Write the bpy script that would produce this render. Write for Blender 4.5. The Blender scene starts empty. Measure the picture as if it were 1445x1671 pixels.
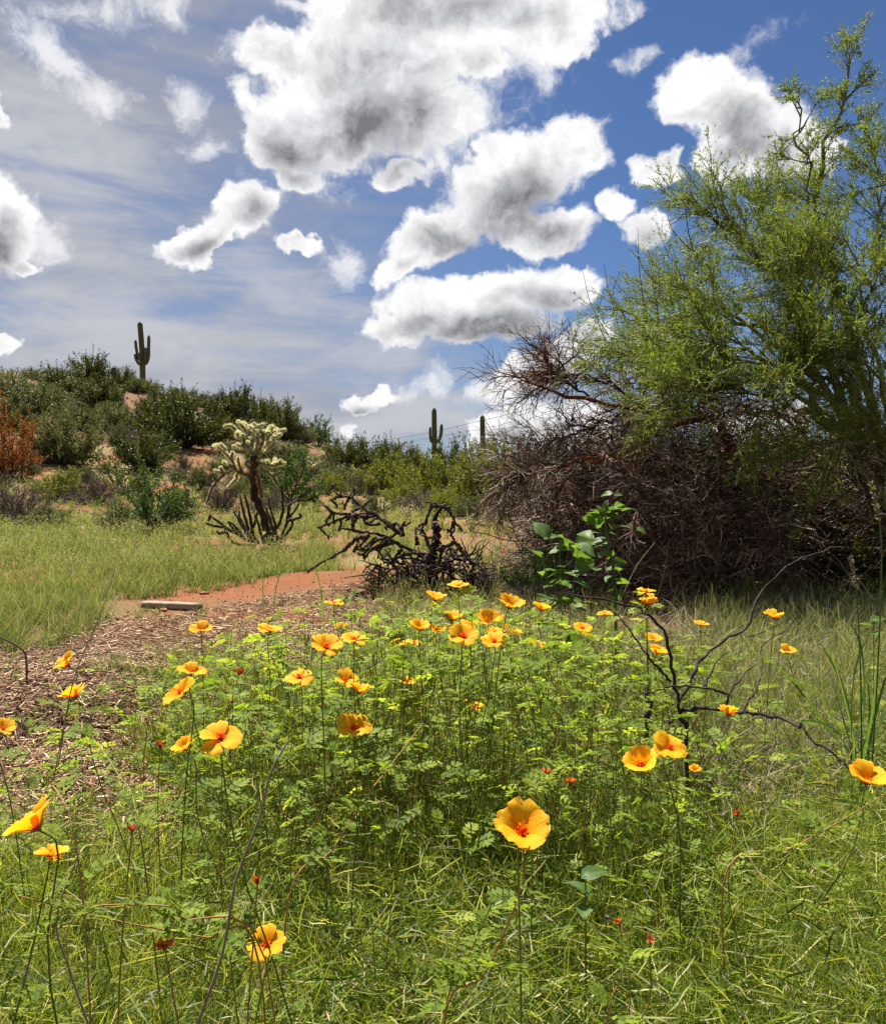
import bpy, math, random
import numpy as np
from mathutils import Vector, Matrix

# ------------------------------------------------------------------ camera
F = 1388.0                 # focal length in photograph pixels (1445 wide)
CX, HY = 722.5, 790.0      # principal column, horizon row
H = 1.0                    # eye height
scene = bpy.context.scene
cam_d = bpy.data.cameras.new('camera'); cam = bpy.data.objects.new('camera', cam_d)
scene.collection.objects.link(cam)
cam_d.sensor_fit = 'HORIZONTAL'; cam_d.sensor_width = 36.0
cam_d.lens = 36.0 * F / 1445.0
cam_d.shift_y = -(835.5 - HY) / 1445.0
cam_d.clip_start = 0.05; cam_d.clip_end = 9000
cam.location = (0, 0, H); cam.rotation_euler = (math.radians(90), 0, 0)
scene.camera = cam

# ------------------------------------------------------------------ exposure
scene.view_settings.view_transform = 'Standard'
scene.view_settings.look = 'None'
scene.view_settings.gamma = 1.0
scene.view_settings.use_curve_mapping = False
EXPO = 1.6
scene.view_settings.exposure = EXPO
scene.cycles.max_bounces = 7
scene.cycles.diffuse_bounces = 3
scene.cycles.transmission_bounces = 4
scene.cycles.transparent_max_bounces = 8
scene.cycles.use_denoising = True
scene.cycles.use_adaptive_sampling = True; scene.cycles.adaptive_threshold = 0.02

# ------------------------------------------------------------------ sun
SUN_EL, SUN_AZ = math.radians(60), math.radians(-28)     # azimuth from +Y (view direction), negative = left
S = Vector((math.cos(SUN_EL) * math.sin(SUN_AZ), math.cos(SUN_EL) * math.cos(SUN_AZ), math.sin(SUN_EL)))
sun_d = bpy.data.lights.new('sun', 'SUN'); sun = bpy.data.objects.new('sun', sun_d)
scene.collection.objects.link(sun)
sun_d.energy = 5.0; sun_d.angle = math.radians(0.6); sun_d.color = (1.0, 0.95, 0.86)
sun.rotation_euler = S.to_track_quat('Z', 'Y').to_euler()
sun.location = (0, 0, 60)

# ------------------------------------------------------------------ world: Nishita sky and clouds by direction
world = bpy.data.worlds.new('World'); scene.world = world; world.use_nodes = True
world.cycles.sampling_method = 'NONE'
nt = world.node_tree; nt.nodes.clear()


class G:
    """small node-graph helper"""
    def __init__(self, tree): self.t = tree
    def n(self, typ, **kw):
        nd = self.t.nodes.new(typ)
        for k, v in kw.items(): setattr(nd, k, v)
        return nd
    def put(self, sock, v):
        if isinstance(v, bpy.types.NodeSocket): self.t.links.new(v, sock)
        elif v is not None: sock.default_value = v
    def m(self, op, a, b=None, c=None, clamp=False):
        nd = self.n('ShaderNodeMath', operation=op, use_clamp=clamp)
        for i, v in enumerate((a, b, c)): self.put(nd.inputs[i], v)
        return nd.outputs[0]
    def v(self, op, a, b=None, out=0, scale=None):
        nd = self.n('ShaderNodeVectorMath', operation=op)
        self.put(nd.inputs[0], a)
        if b is not None: self.put(nd.inputs[1], b)
        if scale is not None: self.put(nd.inputs['Scale'], scale)
        return nd.outputs[out]
    def noise(self, vec, scale, detail=4, rough=0.5, dist=0.0, out='Fac'):
        nd = self.n('ShaderNodeTexNoise'); self.put(nd.inputs['Vector'], vec)
        for k, v in (('Scale', scale), ('Detail', detail), ('Roughness', rough), ('Distortion', dist)): self.put(nd.inputs[k], v)
        return nd.outputs[out]
    def step(self, x, a, b, lo=0.0, hi=1.0):
        nd = self.n('ShaderNodeMapRange', interpolation_type='SMOOTHSTEP')
        for i, v in enumerate((x, a, b, lo, hi)): self.put(nd.inputs[i], v)
        return nd.outputs[0]
    def mix(self, f, a, b):
        nd = self.n('ShaderNodeMix', data_type='RGBA')
        self.put(nd.inputs[0], f); self.put(nd.inputs[6], a); self.put(nd.inputs[7], b)
        return nd.outputs[2]
    def mapping(self, vec, loc=(0, 0, 0), rot=(0, 0, 0), sc=(1, 1, 1), typ='POINT'):
        nd = self.n('ShaderNodeMapping', vector_type=typ); self.put(nd.inputs[0], vec)
        nd.inputs[1].default_value = loc; nd.inputs[2].default_value = rot; nd.inputs[3].default_value = sc
        return nd.outputs[0]


def pdir(px, py):
    return Vector(((px - CX) / F, 1.0, (HY - py) / F)).normalized()


g = G(nt)
D0 = g.n('ShaderNodeTexCoord').outputs['Generated']
w1 = g.v('SCALE', g.v('SUBTRACT', g.noise(D0, 7, 2, out='Color'), (.5, .5, .5)), scale=0.05)
w2 = g.v('SCALE', g.v('SUBTRACT', g.noise(D0, 26, 3, .6, out='Color'), (.5, .5, .5)), scale=0.045)
DP = g.v('ADD', D0, g.v('ADD', w1, w2))
DS = g.v('ADD', D0, w1)


def blob(vec, cx, cy, rx, ry, rot=0.0, w=1.0, grow_=1.0):
    """1 at the centre of an ellipse on the sky, 0 on its rim, falling on below 0"""
    a = math.radians(rot); rx *= grow_; ry *= grow_
    c = pdir(cx, cy)
    ea = pdir(cx + math.cos(a) * rx, cy + math.sin(a) * rx) - c
    eb = pdir(cx - math.sin(a) * ry, cy + math.cos(a) * ry) - c
    ra, rb = ea.length, eb.length
    e1 = ea.normalized(); e3 = c
    e3 = (e3 - e1 * e3.dot(e1)).normalized(); e2 = e3.cross(e1)
    R = Matrix((e1, e2, e3)).transposed()
    mp = g.mapping(vec, c, R.to_euler(), (ra, rb, max(ra, rb)), 'TEXTURE')
    return g.m('MULTIPLY_ADD', g.v('LENGTH', mp, out=1), -w, w)


CLOUDS = [  # px, py, rx, ry, rotation, weight
    (600, 95, 195, 92, -8), (465, 95, 85, 52, 20), (850, 28, 170, 62, -8), (555, 195, 175, 95, 8), (700, 205, 98, 88, 0),
    (440, 222, 78, 66, 30), (640, 20, 160, 75, 0), (480, 288, 52, 30, 20), (648, 290, 60, 30, 0), (785, 105, 50, 46, 60), (910, 60, 78, 52, -30),
    (830, 300, 178, 72, -28), (928, 238, 92, 64, -20), (705, 385, 95, 48, -25), (890, 375, 105, 50, 0), (655, 435, 52, 32, -30),
    (800, 485, 195, 50, -4), (690, 528, 108, 42, -10), (925, 470, 80, 40, 10), (800, 538, 140, 32, -5),
    (1145, 160, 80, 74, 20), (1200, 212, 100, 74, 40), (1285, 225, 70, 58, 0), (1170, 262, 52, 42, 20), (1330, 240, 60, 42, 0),
    (1068, 275, 46, 37, 10), (1012, 340, 36, 30, -20), (1065, 378, 52, 37, -10),
    (405, 342, 72, 42, -22), (320, 400, 76, 31, -24), (480, 398, 46, 19, 5),
    (15, 362, 68, 84, -10), (0, 165, 22, 34, 0), (5, 553, 40, 22, 10), (60, 425, 36, 20, 30),
    (600, 652, 50, 19, -2), (588, 693, 27, 15, -5),
    (880, 602, 112, 36, -25), (830, 692, 76, 36, -30), (960, 560, 62, 40, -10), (930, 690, 96, 54, 0), (1250, 690, 110, 50, 0),
]
WISPS = [
    (312, 172, 42, 58, 8), (332, 238, 46, 26, 0), (574, 430, 46, 42, 40), (1036, 82, 54, 20, -8), (90, 85, 150, 44, 42), (130, 20, 130, 40, 8), (270, 15, 70, 26, 20),
    (470, 3, 52, 20, 20), (170, 150, 60, 40, 40), (85, 395, 60, 40, 30), (860, 90, 90, 60, -20), (400, 60, 60, 40, 0), (700, 630, 90, 30, -20), (790, 640, 70, 24, -20),
    (1180, 120, 150, 24, -30, .6), (770, 175, 80, 60, 0, .8), (500, 300, 110, 40, 20, .8),
]
GREYS = [
    (640, 200, 175, 150, 10), (480, 240, 95, 72, 30), (770, 5, 150, 60, 0), (830, 345, 165, 66, -22), (750, 400, 125, 42, -12),
    (800, 545, 220, 40, -5), (1210, 240, 85, 62, 30), (415, 365, 60, 34, -15), (315, 415, 66, 22, -15), (0, 395, 60, 72, 0),
    (920, 500, 90, 32, 10), (900, 385, 100, 44, 0, .7), (600, 666, 55, 10, 0, .8), (845, 715, 80, 25, -20), (900, 625, 80, 24, -25), (1070, 396, 45, 20, 0, .6),
]


def field(vec, L, soft, k=1.0):
    out = None
    for b in L:
        x = blob(vec, *b, grow_=k)
        if out is None: out = x
        else:
            nd = g.n('ShaderNodeMath', operation='SMOOTH_MAX'); g.put(nd.inputs[0], out); g.put(nd.inputs[1], x); nd.inputs[2].default_value = soft
            out = nd.outputs[0]
    return out


def puff(vec, det):
    """rounded heaps: fractal smooth cells over fine noise"""
    nd = g.n('ShaderNodeTexVoronoi', feature='SMOOTH_F1'); g.put(nd.inputs['Vector'], vec)
    for k, v in (('Scale', 15.0), ('Detail', det), ('Roughness', .55), ('Lacunarity', 2.1), ('Smoothness', .6)): nd.inputs[k].default_value = v
    nd.normalize = True
    return g.m('SUBTRACT', 1.0, nd.outputs['Distance'])


fn = g.noise(DP, 12, 9, .66)
pf = puff(DS, 3.0); pfS = puff(g.v('ADD', DS, tuple(S * 0.018)), 2.0)
fb = g.m('ADD', g.m('MULTIPLY', fn, .78), g.m('MULTIPLY_ADD', pf, .55, -.30))
fbS = g.m('ADD', g.m('MULTIPLY', g.noise(g.v('ADD', DP, tuple(S * 0.02)), 12, 6, .66), .78), g.m('MULTIPLY_ADD', pfS, .55, -.30))
cum = field(DP, CLOUDS, .12, 1.06)
# the same broken cumulus all round, outside the part that is in view
inview = blob(D0, 722, 500, 1500, 1250, 0, 1.0)
other = g.m('SUBTRACT', g.m('MULTIPLY_ADD', g.noise(DP, 2.6, 3, .5), 5.0, -2.75), g.m('MULTIPLY', g.step(inview, -.15, .15), 4.0))
sxyz = g.n('ShaderNodeSeparateXYZ'); g.put(sxyz.inputs[0], D0)
other = g.m('SUBTRACT', other, g.step(sxyz.outputs[2], .12, .0, 0, 3.0))
cum = g.m('MAXIMUM', cum, other)
dens = g.m('MULTIPLY_ADD', g.m('SUBTRACT', fb, .52), 1.7, cum)
alpha = g.step(dens, -.03, .26)
grey = g.m('MAXIMUM', field(DS, GREYS, .25), g.m('SUBTRACT', other, .35))
grey = g.m('ADD', g.m('MULTIPLY', g.m('MAXIMUM', grey, -.9), .62), g.m('MULTIPLY_ADD', g.m('MINIMUM', cum, 1.0), .55, -.22))
fl = g.noise(DS, 9, 3, .5)
grey = g.m('MULTIPLY_ADD', g.m('SUBTRACT', fl, .5), .7, grey)
grey = g.m('MULTIPLY_ADD', g.m('SUBTRACT', fn, .5), .40, grey)
gf = g.step(grey, -.16, .80)
relief = g.m('MULTIPLY', g.m('SUBTRACT', fb, fbS), 1.7)
lum = g.m('ADD', g.m('MULTIPLY_ADD', gf, -.66, 1.0), g.m('MULTIPLY', relief, g.step(dens, .05, .5)))
lum = g.m('MULTIPLY', lum, g.m('SUBTRACT', 1.0, g.m('MULTIPLY', gf, g.m('MULTIPLY_ADD', fn, -.5, .25))))
lum = g.m('MINIMUM', g.m('MAXIMUM', lum, .22), 1.05)
cc = g.v('SCALE', g.mix(gf, (1, .995, 1, 1), (.93, .94, 1.0, 1)), scale=lum)
# thin high veil, thickest on the side of the sun
sv = g.mapping(D0, (0, 0, 0), (0, math.radians(20), math.radians(14)), (2.2, 2.2, 9.0))
vn = g.noise(sv, 1.7, 6, .62, .9)
vn2 = g.noise(g.mapping(D0, (3, 1, 0), (0, math.radians(-28), 0), (3.0, 3.0, 10.0)), 2.0, 5, .6, .6)
vm = g.m('ADD', g.step(sxyz.outputs[0], .22, -.36), g.m('MULTIPLY', g.step(sxyz.outputs[2], .24, .06), .5))
veil = g.m('MULTIPLY', g.step(g.m('ADD', g.m('MULTIPLY', vn, .6), g.m('MULTIPLY', vn2, .4)), .38, .60), vm, clamp=True)
va = g.m('MULTIPLY_ADD', veil, .52, g.m('MULTIPLY', vm, .48), clamp=True)
sky = g.n('ShaderNodeTexSky', sky_type='NISHITA')
sky.sun_disc = False; sky.sun_elevation = SUN_EL; sky.sun_rotation = SUN_AZ
sky.altitude = 600; sky.air_density = 1.0; sky.dust_density = 0.2; sky.ozone_density = 2.2
skc = g.v('MULTIPLY', sky.outputs[0], (.355, .43, .56))
bg0 = g.n('ShaderNodeBackground'); g.put(bg0.inputs[0], skc); bg0.inputs[1].default_value = 0.05
K = 1.0 / 2 ** EXPO
bg1 = g.n('ShaderNodeBackground'); bg1.inputs[0].default_value = (.40, .425, .50, 1); bg1.inputs[1].default_value = K * .92
bg2 = g.n('ShaderNodeBackground'); g.put(bg2.inputs[0], cc); bg2.inputs[1].default_value = K * 1.0
ms1 = g.n('ShaderNodeMixShader'); g.put(ms1.inputs[0], va); g.put(ms1.inputs[1], bg0.outputs[0]); g.put(ms1.inputs[2], bg1.outputs[0])
ms2 = g.n('ShaderNodeMixShader'); g.put(ms2.inputs[0], alpha); g.put(ms2.inputs[1], ms1.outputs[0]); g.put(ms2.inputs[2], bg2.outputs[0])
wd = g.m('MULTIPLY_ADD', g.m('SUBTRACT', g.noise(DP, 17, 7, .68), .54), 3.2, field(DP, WISPS, .1))
wa = g.m('MULTIPLY', g.step(wd, -.15, 1.0), .85)
bg3 = g.n('ShaderNodeBackground'); bg3.inputs[0].default_value = (.95, .95, .97, 1); bg3.inputs[1].default_value = K
ms3 = g.n('ShaderNodeMixShader'); g.put(ms3.inputs[0], wa); g.put(ms3.inputs[1], ms1.outputs[0]); g.put(ms3.inputs[2], bg3.outputs[0])
band = field(g.v('ADD', D0, g.v('SCALE', w1, scale=2.0)), [(230, 545, 520, 95, 8), (640, 690, 330, 46, -10), (60, 240, 330, 120, 28), (420, 470, 300, 60, 14, .8)], .2)
ba = g.m('MULTIPLY', g.step(g.m('MULTIPLY_ADD', g.m('SUBTRACT', g.m('ADD', g.m('MULTIPLY', vn2, .55), g.m('MULTIPLY', vn, .45)), .46), 4.5, band), -.1, 1.3), .80)
bg4 = g.n('ShaderNodeBackground'); bg4.inputs[0].default_value = (.60, .615, .66, 1); bg4.inputs[1].default_value = K
ms4 = g.n('ShaderNodeMixShader'); g.put(ms4.inputs[0], ba); g.put(ms4.inputs[1], ms1.outputs[0]); g.put(ms4.inputs[2], bg4.outputs[0])
g.put(ms3.inputs[1], ms4.outputs[0]); g.put(ms2.inputs[1], ms3.outputs[0])
wo = g.n('ShaderNodeOutputWorld'); g.put(wo.inputs[0], ms2.outputs[0])

# ------------------------------------------------------------------ helpers
rng = np.random.default_rng(7)
COL = scene.collection


def at(px, py, D):
    return np.array([(px - CX) / F * D, D, H - (py - HY) / F * D])


def smooth(pts, n):
    """Catmull-Rom through pts, n samples"""
    p = np.asarray(pts, float)
    if len(p) == 2: p = np.array([p[0], (p[0] + p[1]) / 2, p[1]])
    q = np.vstack([2 * p[0] - p[1], p, 2 * p[-1] - p[-2]])
    t = np.linspace(0, len(p) - 1 - 1e-6, n); i = t.astype(int); u = (t - i)[:, None]
    a, b, c, d = q[i], q[i + 1], q[i + 2], q[i + 3]
    return .5 * (2 * b + (c - a) * u + (2 * a - 5 * b + 4 * c - d) * u ** 2 + (3 * b - a - 3 * c + d) * u ** 3)


def unit(v): return v / np.maximum(np.linalg.norm(v, axis=-1, keepdims=True), 1e-9)


class MB:
    """collects vertices, faces and a per-vertex tint, builds one mesh"""
    def __init__(self): self.V = []; self.Q = []; self.T3 = []; self.T = []; self.n = 0
    def add(self, V, Q=None, T3=None, tint=0.5):
        V = np.asarray(V, float).reshape(-1, 3)
        if Q is not None and len(Q): self.Q.append(np.asarray(Q) + self.n)
        if T3 is not None and len(T3): self.T3.append(np.asarray(T3) + self.n)
        t = np.broadcast_to(np.asarray(tint, float), (len(V),)) if np.ndim(tint) == 0 else np.asarray(tint, float).reshape(-1)
        self.V.append(V); self.T.append(t); self.n += len(V)
        return self
    def mesh(self, name, mat=None, smooth_=False):
        me = bpy.data.meshes.new(name)
        V = np.concatenate(self.V); Q = np.concatenate(self.Q) if self.Q else np.zeros((0, 4), int)
        T = np.concatenate(self.T3) if self.T3 else np.zeros((0, 3), int)
        nl = Q.size + T.size
        me.vertices.add(len(V)); me.vertices.foreach_set('co', V.astype(np.float32).ravel())
        me.loops.add(nl); me.loops.foreach_set('vertex_index', np.concatenate([Q.ravel(), T.ravel()]).astype(np.int32))
        me.polygons.add(len(Q) + len(T))
        ls = np.concatenate([np.arange(len(Q)) * 4, Q.size + np.arange(len(T)) * 3])
        me.polygons.foreach_set('loop_start', ls.astype(np.int32))
        a = me.attributes.new('tint', 'FLOAT', 'POINT'); a.data.foreach_set('value', np.concatenate(self.T).astype(np.float32))
        me.update(calc_edges=True)
        if smooth_: me.polygons.foreach_set('use_smooth', np.ones(len(me.polygons), bool))
        if mat: me.materials.append(mat)
        return me


def ob(name, data, parent=None, loc=None, rot=None, sc=None, **props):
    o = bpy.data.objects.new(name, data); COL.objects.link(o)
    if parent is not None: o.parent = parent
    if loc is not None: o.location = [float(c) for c in loc]
    if rot is not None: o.rotation_euler = rot
    if sc is not None: o.scale = sc
    for k, v in props.items(): o[k] = v
    return o


def thing(name, label, cat, loc=(0, 0, 0), group=None, **kw):
    o = ob(name, None, None, loc, **kw); o.empty_display_size = .1
    o['label'] = label; o['category'] = cat
    if group: o['group'] = group
    return o


def tubes(mb, P, R, K=4, tint=.5, lump=0.0, r=rng):
    """P (N,M,3) polylines, R (N,M) radii"""
    P = np.asarray(P, float); N, M, _ = P.shape
    R = np.broadcast_to(np.asarray(R, float), (N, M))
    T = unit(np.gradient(P, axis=1))
    ref = unit(np.cross(T.mean(1), unit(r.normal(size=(N, 3)))))[:, None, :]
    A = unit(np.cross(T, ref)); B = np.cross(T, A)
    th = np.arange(K) / K * 2 * np.pi
    rr = R[:, :, None] * (1 + (lump * r.uniform(-1, 1, (N, M, K)) if lump else np.zeros((N, M, K))))
    V = P[:, :, None, :] + rr[..., None] * (np.cos(th)[:, None] * A[:, :, None, :] + np.sin(th)[:, None] * B[:, :, None, :])
    idx = np.arange(N * M * K).reshape(N, M, K)
    a = idx[:, :-1, :]; b = np.roll(a, -1, 2); c = idx[:, 1:, :]; d = np.roll(c, -1, 2)
    t = np.asarray(tint, float)
    if t.ndim == 1: t = np.repeat(t, M * K)
    mb.add(V, np.stack([a, b, d, c], -1).reshape(-1, 4), tint=t)


def ribbons(mb, P, W, tint=.5, r=rng):
    """P (N,M,3), W (N,M) half widths: flat blades that turn a little along their length"""
    P = np.asarray(P, float); N, M, _ = P.shape
    T = unit(np.gradient(P, axis=1))
    s = unit(np.cross(T, unit(r.normal(size=(N, 1, 3)))))
    W = np.broadcast_to(np.asarray(W, float), (N, M))[..., None]
    V = np.stack([P - s * W, P + s * W], 2)
    idx = np.arange(N * M * 2).reshape(N, M, 2)
    q = np.stack([idx[:, :-1, 0], idx[:, :-1, 1], idx[:, 1:, 1], idx[:, 1:, 0]], -1).reshape(-1, 4)
    t = np.asarray(tint, float)
    if t.ndim == 1: t = np.repeat(t, M * 2)
    mb.add(V, q, tint=t)


def leaves(mb, C, size, tint=.5, aspect=.45, r=rng, up=0.0, dirs=None):
    """N pointed leaf quads (diamond, a little folded)"""
    C = np.asarray(C, float); N = len(C)
    d = unit(r.normal(size=(N, 3)) + np.array([0, 0, up])) if dirs is None else unit(dirs)
    s = unit(np.cross(d, r.normal(size=(N, 3))))
    n = np.cross(d, s)
    L = np.broadcast_to(np.asarray(size, float), (N,))[:, None]
    V = np.stack([C - d * L * .5, C + s * L * aspect * .5 + n * L * .08 - d * L * .03, C + d * L * .5, C - s * L * aspect * .5 + n * L * .08 - d * L * .03], 1)
    i = np.arange(N * 4).reshape(N, 4)
    t = np.asarray(tint, float)
    if t.ndim == 1: t = np.repeat(t, 4)
    mb.add(V, i, tint=t)


def grow(start, d, L, M, wig=.25, grav=0.0, r=rng):
    """N wandering polylines"""
    start = np.asarray(start, float); N = len(start)
    d = unit(np.asarray(d, float)); L = np.broadcast_to(np.asarray(L, float), (N,))
    P = np.zeros((N, M, 3)); P[:, 0] = start
    for k in range(1, M):
        d = unit(d + wig * r.normal(size=(N, 3)) + np.array([0, 0, grav]))
        P[:, k] = P[:, k - 1] + d * (L / (M - 1))[:, None]
    return P


def pick(P, k, lo=.2, hi=1.0, r=rng):
    """k points on each polyline with tangents and parameter"""
    N, M, _ = P.shape
    t = r.uniform(lo, hi, (N, k)) * (M - 1) * .9999; i = t.astype(int); u = (t - i)[..., None]
    n = np.arange(N)[:, None]
    X = P[n, i] * (1 - u) + P[n, i + 1] * u
    T = unit(P[n, i + 1] - P[n, i])
    return X.reshape(-1, 3), T.reshape(-1, 3), (t / (M - 1)).reshape(-1)


def branch(P, k, L, M, spread=.8, wig=.25, grav=0.0, lo=.2, hi=1.0, bias=(0, 0, 0), r=rng, taper=.5):
    X, T, t = pick(P, k, lo, hi, r)
    side = unit(np.cross(T, r.normal(size=T.shape)))
    d = T + side * spread * r.uniform(.6, 1.3, (len(T), 1)) + np.asarray(bias)
    LL = L * (1 - taper * t) * r.uniform(.6, 1.25, len(X))
    return grow(X, d, LL, M, wig, grav, r), t


# ------------------------------------------------------------------ materials
def mat(name, build):
    m = bpy.data.materials.new(name); m.use_nodes = True
    t = m.node_tree; t.nodes.clear(); gg = G(t)
    s = build(gg); o = gg.n('ShaderNodeOutputMaterial'); gg.put(o.inputs[0], s)
    return m


def ramp(gg, f, stops):
    nd = gg.n('ShaderNodeValToRGB'); gg.put(nd.inputs[0], f); e = nd.color_ramp.elements
    while len(e) < len(stops): e.new(0.5)
    for k, (p, c) in enumerate(stops): e[k].position = p; e[k].color = (*c, 1)
    return nd.outputs[0]


def bsdf(gg, col, rough=.8, spec=.2, normal=None):
    b = gg.n('ShaderNodeBsdfPrincipled'); gg.put(b.inputs['Base Color'], col); b.inputs['Roughness'].default_value = rough
    b.inputs['Specular IOR Level'].default_value = spec
    if normal is not None: gg.put(b.inputs['Normal'], normal)
    return b.outputs[0]


def leafmat(name, stops, trans=.4, rough=.55, spec=.12, tcol=1.35, objvar=0.0):
    def f(gg):
        a = gg.n('ShaderNodeAttribute', attribute_name='tint').outputs['Fac']
        if objvar:
            oi = gg.n('ShaderNodeObjectInfo').outputs['Random']
            a = gg.m('ADD', a, gg.m('MULTIPLY_ADD', oi, objvar, -objvar / 2), clamp=True)
        c = ramp(gg, a, stops)
        if trans <= 0: return bsdf(gg, c, rough, spec)
        tr = gg.n('ShaderNodeBsdfTranslucent'); gg.put(tr.inputs[0], gg.v('MULTIPLY', c, (tcol * 1.05, tcol, tcol * .45)))
        ms = gg.n('ShaderNodeMixShader'); ms.inputs[0].default_value = trans
        gg.put(ms.inputs[1], bsdf(gg, c, rough, spec)); gg.put(ms.inputs[2], tr.outputs[0])
        return ms.outputs[0]
    return mat(name, f)


def barkmat(name, c0, c1, scale=30, bump=.5, rough=.9, tintw=0.4):
    def f(gg):
        p = gg.n('ShaderNodeTexCoord').outputs['Object']
        n = gg.noise(p, scale, 6, .65)
        a = gg.n('ShaderNodeAttribute', attribute_name='tint').outputs['Fac']
        c = ramp(gg, gg.m('ADD', gg.m('MULTIPLY', n, 1 - tintw), gg.m('MULTIPLY', a, tintw)), [(.25, c0), (.75, c1)])
        b = gg.n('ShaderNodeBump'); b.inputs['Strength'].default_value = bump; b.inputs['Distance'].default_value = .02; gg.put(b.inputs['Height'], n)
        return bsdf(gg, c, rough, .15, b.outputs[0])
    return mat(name, f)

# ------------------------------------------------------------------ terrain
_hx = [-200, -60, -39, -26.6, -20, -14.7, -10, -6.6, 0, 10, 30, 200]
_hc = [13.5, 12.6, 11.2, 9.5, 8.1, 6.2, 4.3, 3.1, 2.1, 1.4, 1.1, 1.0]


def wob(X, Y, s, seed=0.0):
    return (np.sin(X * s + 1.3 * np.sin(Y * s * .7 + seed)) * np.cos(Y * s * 1.13 + seed + .8 * np.sin(X * s * .53)) +
            .5 * np.sin(X * s * 2.3 + seed * 2 + Y * s * 1.7)) / 1.5


def ht(X, Y):
    X = np.asarray(X, float); Y = np.asarray(Y, float)
    t = np.clip((Y - 24) / 54, 0, 1)
    s = t ** 1.2 * (1 - .12 * t) / .88
    s = s * np.where(Y > 80, 1 - .55 * np.clip((Y - 80) / 120, 0, 1), 1)
    z = np.interp(X, _hx, _hc) * s
    k = np.clip((Y - 24) / 40, 0, 1)
    z = z + .22 * k * wob(X, Y, .35) + .10 * k * wob(X, Y, .9, 2)
    z = z + .018 * wob(X, Y, 1.1, 1) * np.clip(Y / 3, 0, 1) + .010 * wob(X, Y, 3.7, 3)
    z = z + .10 * np.exp(-(((X + 1.75) / .75) ** 2 + ((Y - 4.0) / .55) ** 2)) - .09 * np.exp(-(((X + 1.9) / .9) ** 2 + ((Y - 3.35) / .22) ** 2))
    z = z + .14 * np.exp(-(((X + 1.1) / .9) ** 2 + ((Y - 8.3) / .5) ** 2)) + .10 * np.exp(-(((X + .6) / .6) ** 2 + ((Y - 7.4) / .35) ** 2))
    return z


def hit(px, py, dmax=160.0):
    """where the photograph's pixel meets the ground"""
    D = np.geomspace(1.2, dmax, 6000)
    X = (px - CX) / F * D; Z = H - (py - HY) / F * D
    i = np.argmax(Z < ht(X, D)) if np.any(Z < ht(X, D)) else len(D) - 1
    return np.array([X[i], D[i], float(ht(X[i], D[i]))])


rows = np.concatenate([np.linspace(-8, .8, 12), np.geomspace(1.0, 140, 330), np.geomspace(150, 6000, 24)])
cols = np.linspace(-1, 1, 301); cols = np.sign(cols) * np.abs(cols) ** 1.25
YY, UU = np.meshgrid(rows, cols, indexing='ij')
XX = UU * (9 + 1.35 * np.maximum(YY, 0))
ZZ = ht(XX, YY)
gi = np.arange(XX.size).reshape(XX.shape)
gb = MB(); gb.add(np.stack([XX, YY, ZZ], -1), np.stack([gi[:-1, :-1], gi[:-1, 1:], gi[1:, 1:], gi[1:, :-1]], -1).reshape(-1, 4))


def groundmat(gg):
    p = gg.n('ShaderNodeTexCoord').outputs['Object']
    n1 = gg.noise(p, .55, 5, .6); n2 = gg.noise(p, 9, 6, .65); n3 = gg.noise(p, 70, 4, .6); n4 = gg.noise(p, .16, 4, .6)
    soil = gg.mix(n2, (.110, .036, .014, 1), (.20, .080, .034, 1))
    soil = gg.mix(gg.step(n3, .55, .75), soil, (.19, .098, .052, 1))
    dry = gg.mix(n2, (.082, .050, .023, 1), (.15, .100, .046, 1))
    far = gg.mix(gg.step(n1, .42, .60), soil, dry)
    far = gg.mix(gg.m('MULTIPLY', gg.step(n4, .5, .6), .6), far, (.13, .15, .05, 1))
    sx = gg.n('ShaderNodeSeparateXYZ'); gg.put(sx.inputs[0], p)
    hillf = gg.m('MULTIPLY', gg.step(sx.outputs[2], 2.0, 7.0), .75)
    rock = gg.mix(n2, (.060, .030, .018, 1), (.17, .092, .055, 1))
    far = gg.mix(hillf, far, rock)
    mul = gg.mix(n3, (.030, .018, .011, 1), (.13, .076, .045, 1))
    near = gg.m('SUBTRACT', 1.0, gg.step(gg.m('ADD', sx.outputs[1], gg.m('MULTIPLY', n1, 2.0)), 5.6, 8.0))
    c = gg.mix(near, far, mul)
    b = gg.n('ShaderNodeBump'); b.inputs['Strength'].default_value = .7; b.inputs['Distance'].default_value = .03
    gg.put(b.inputs['Height'], gg.m('ADD', gg.m('MULTIPLY', n2, .7), gg.m('MULTIPLY', n3, .3)))
    return bsdf(gg, c, .95, .1, b.outputs[0])


ob('ground', gb.mesh('ground', mat('soil', groundmat), True), kind='structure')

# ------------------------------------------------------------------ materials for plants
M_creosote = leafmat('creosote_leaf', [(0, (.018, .025, .007)), (.5, (.062, .078, .017)), (1, (.15, .16, .040))], .22, objvar=.35)
M_greygreen = leafmat('grey_green_leaf', [(0, (.028, .035, .014)), (.5, (.085, .100, .036)), (1, (.20, .21, .092))], .22, objvar=.35)
M_yellowgreen = leafmat('yellow_green_leaf', [(0, (.038, .052, .010)), (.5, (.13, .148, .022)), (1, (.26, .27, .05))], .28, objvar=.3)
M_mesquite = leafmat('mesquite_leaf', [(0, (.020, .038, .012)), (.5, (.050, .092, .024)), (1, (.12, .18, .05))], .25, objvar=.2)
M_rust = leafmat('rusty_leaf', [(0, (.085, .030, .010)), (.5, (.20, .075, .026)), (1, (.32, .14, .05))], .25)
M_deadgrey = barkmat('dead_twig', (.050, .036, .034), (.20, .155, .14), 25, .3)
M_stem = barkmat('shrub_stem', (.030, .022, .016), (.13, .095, .065), 25, .3)
M_sag = None


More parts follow.
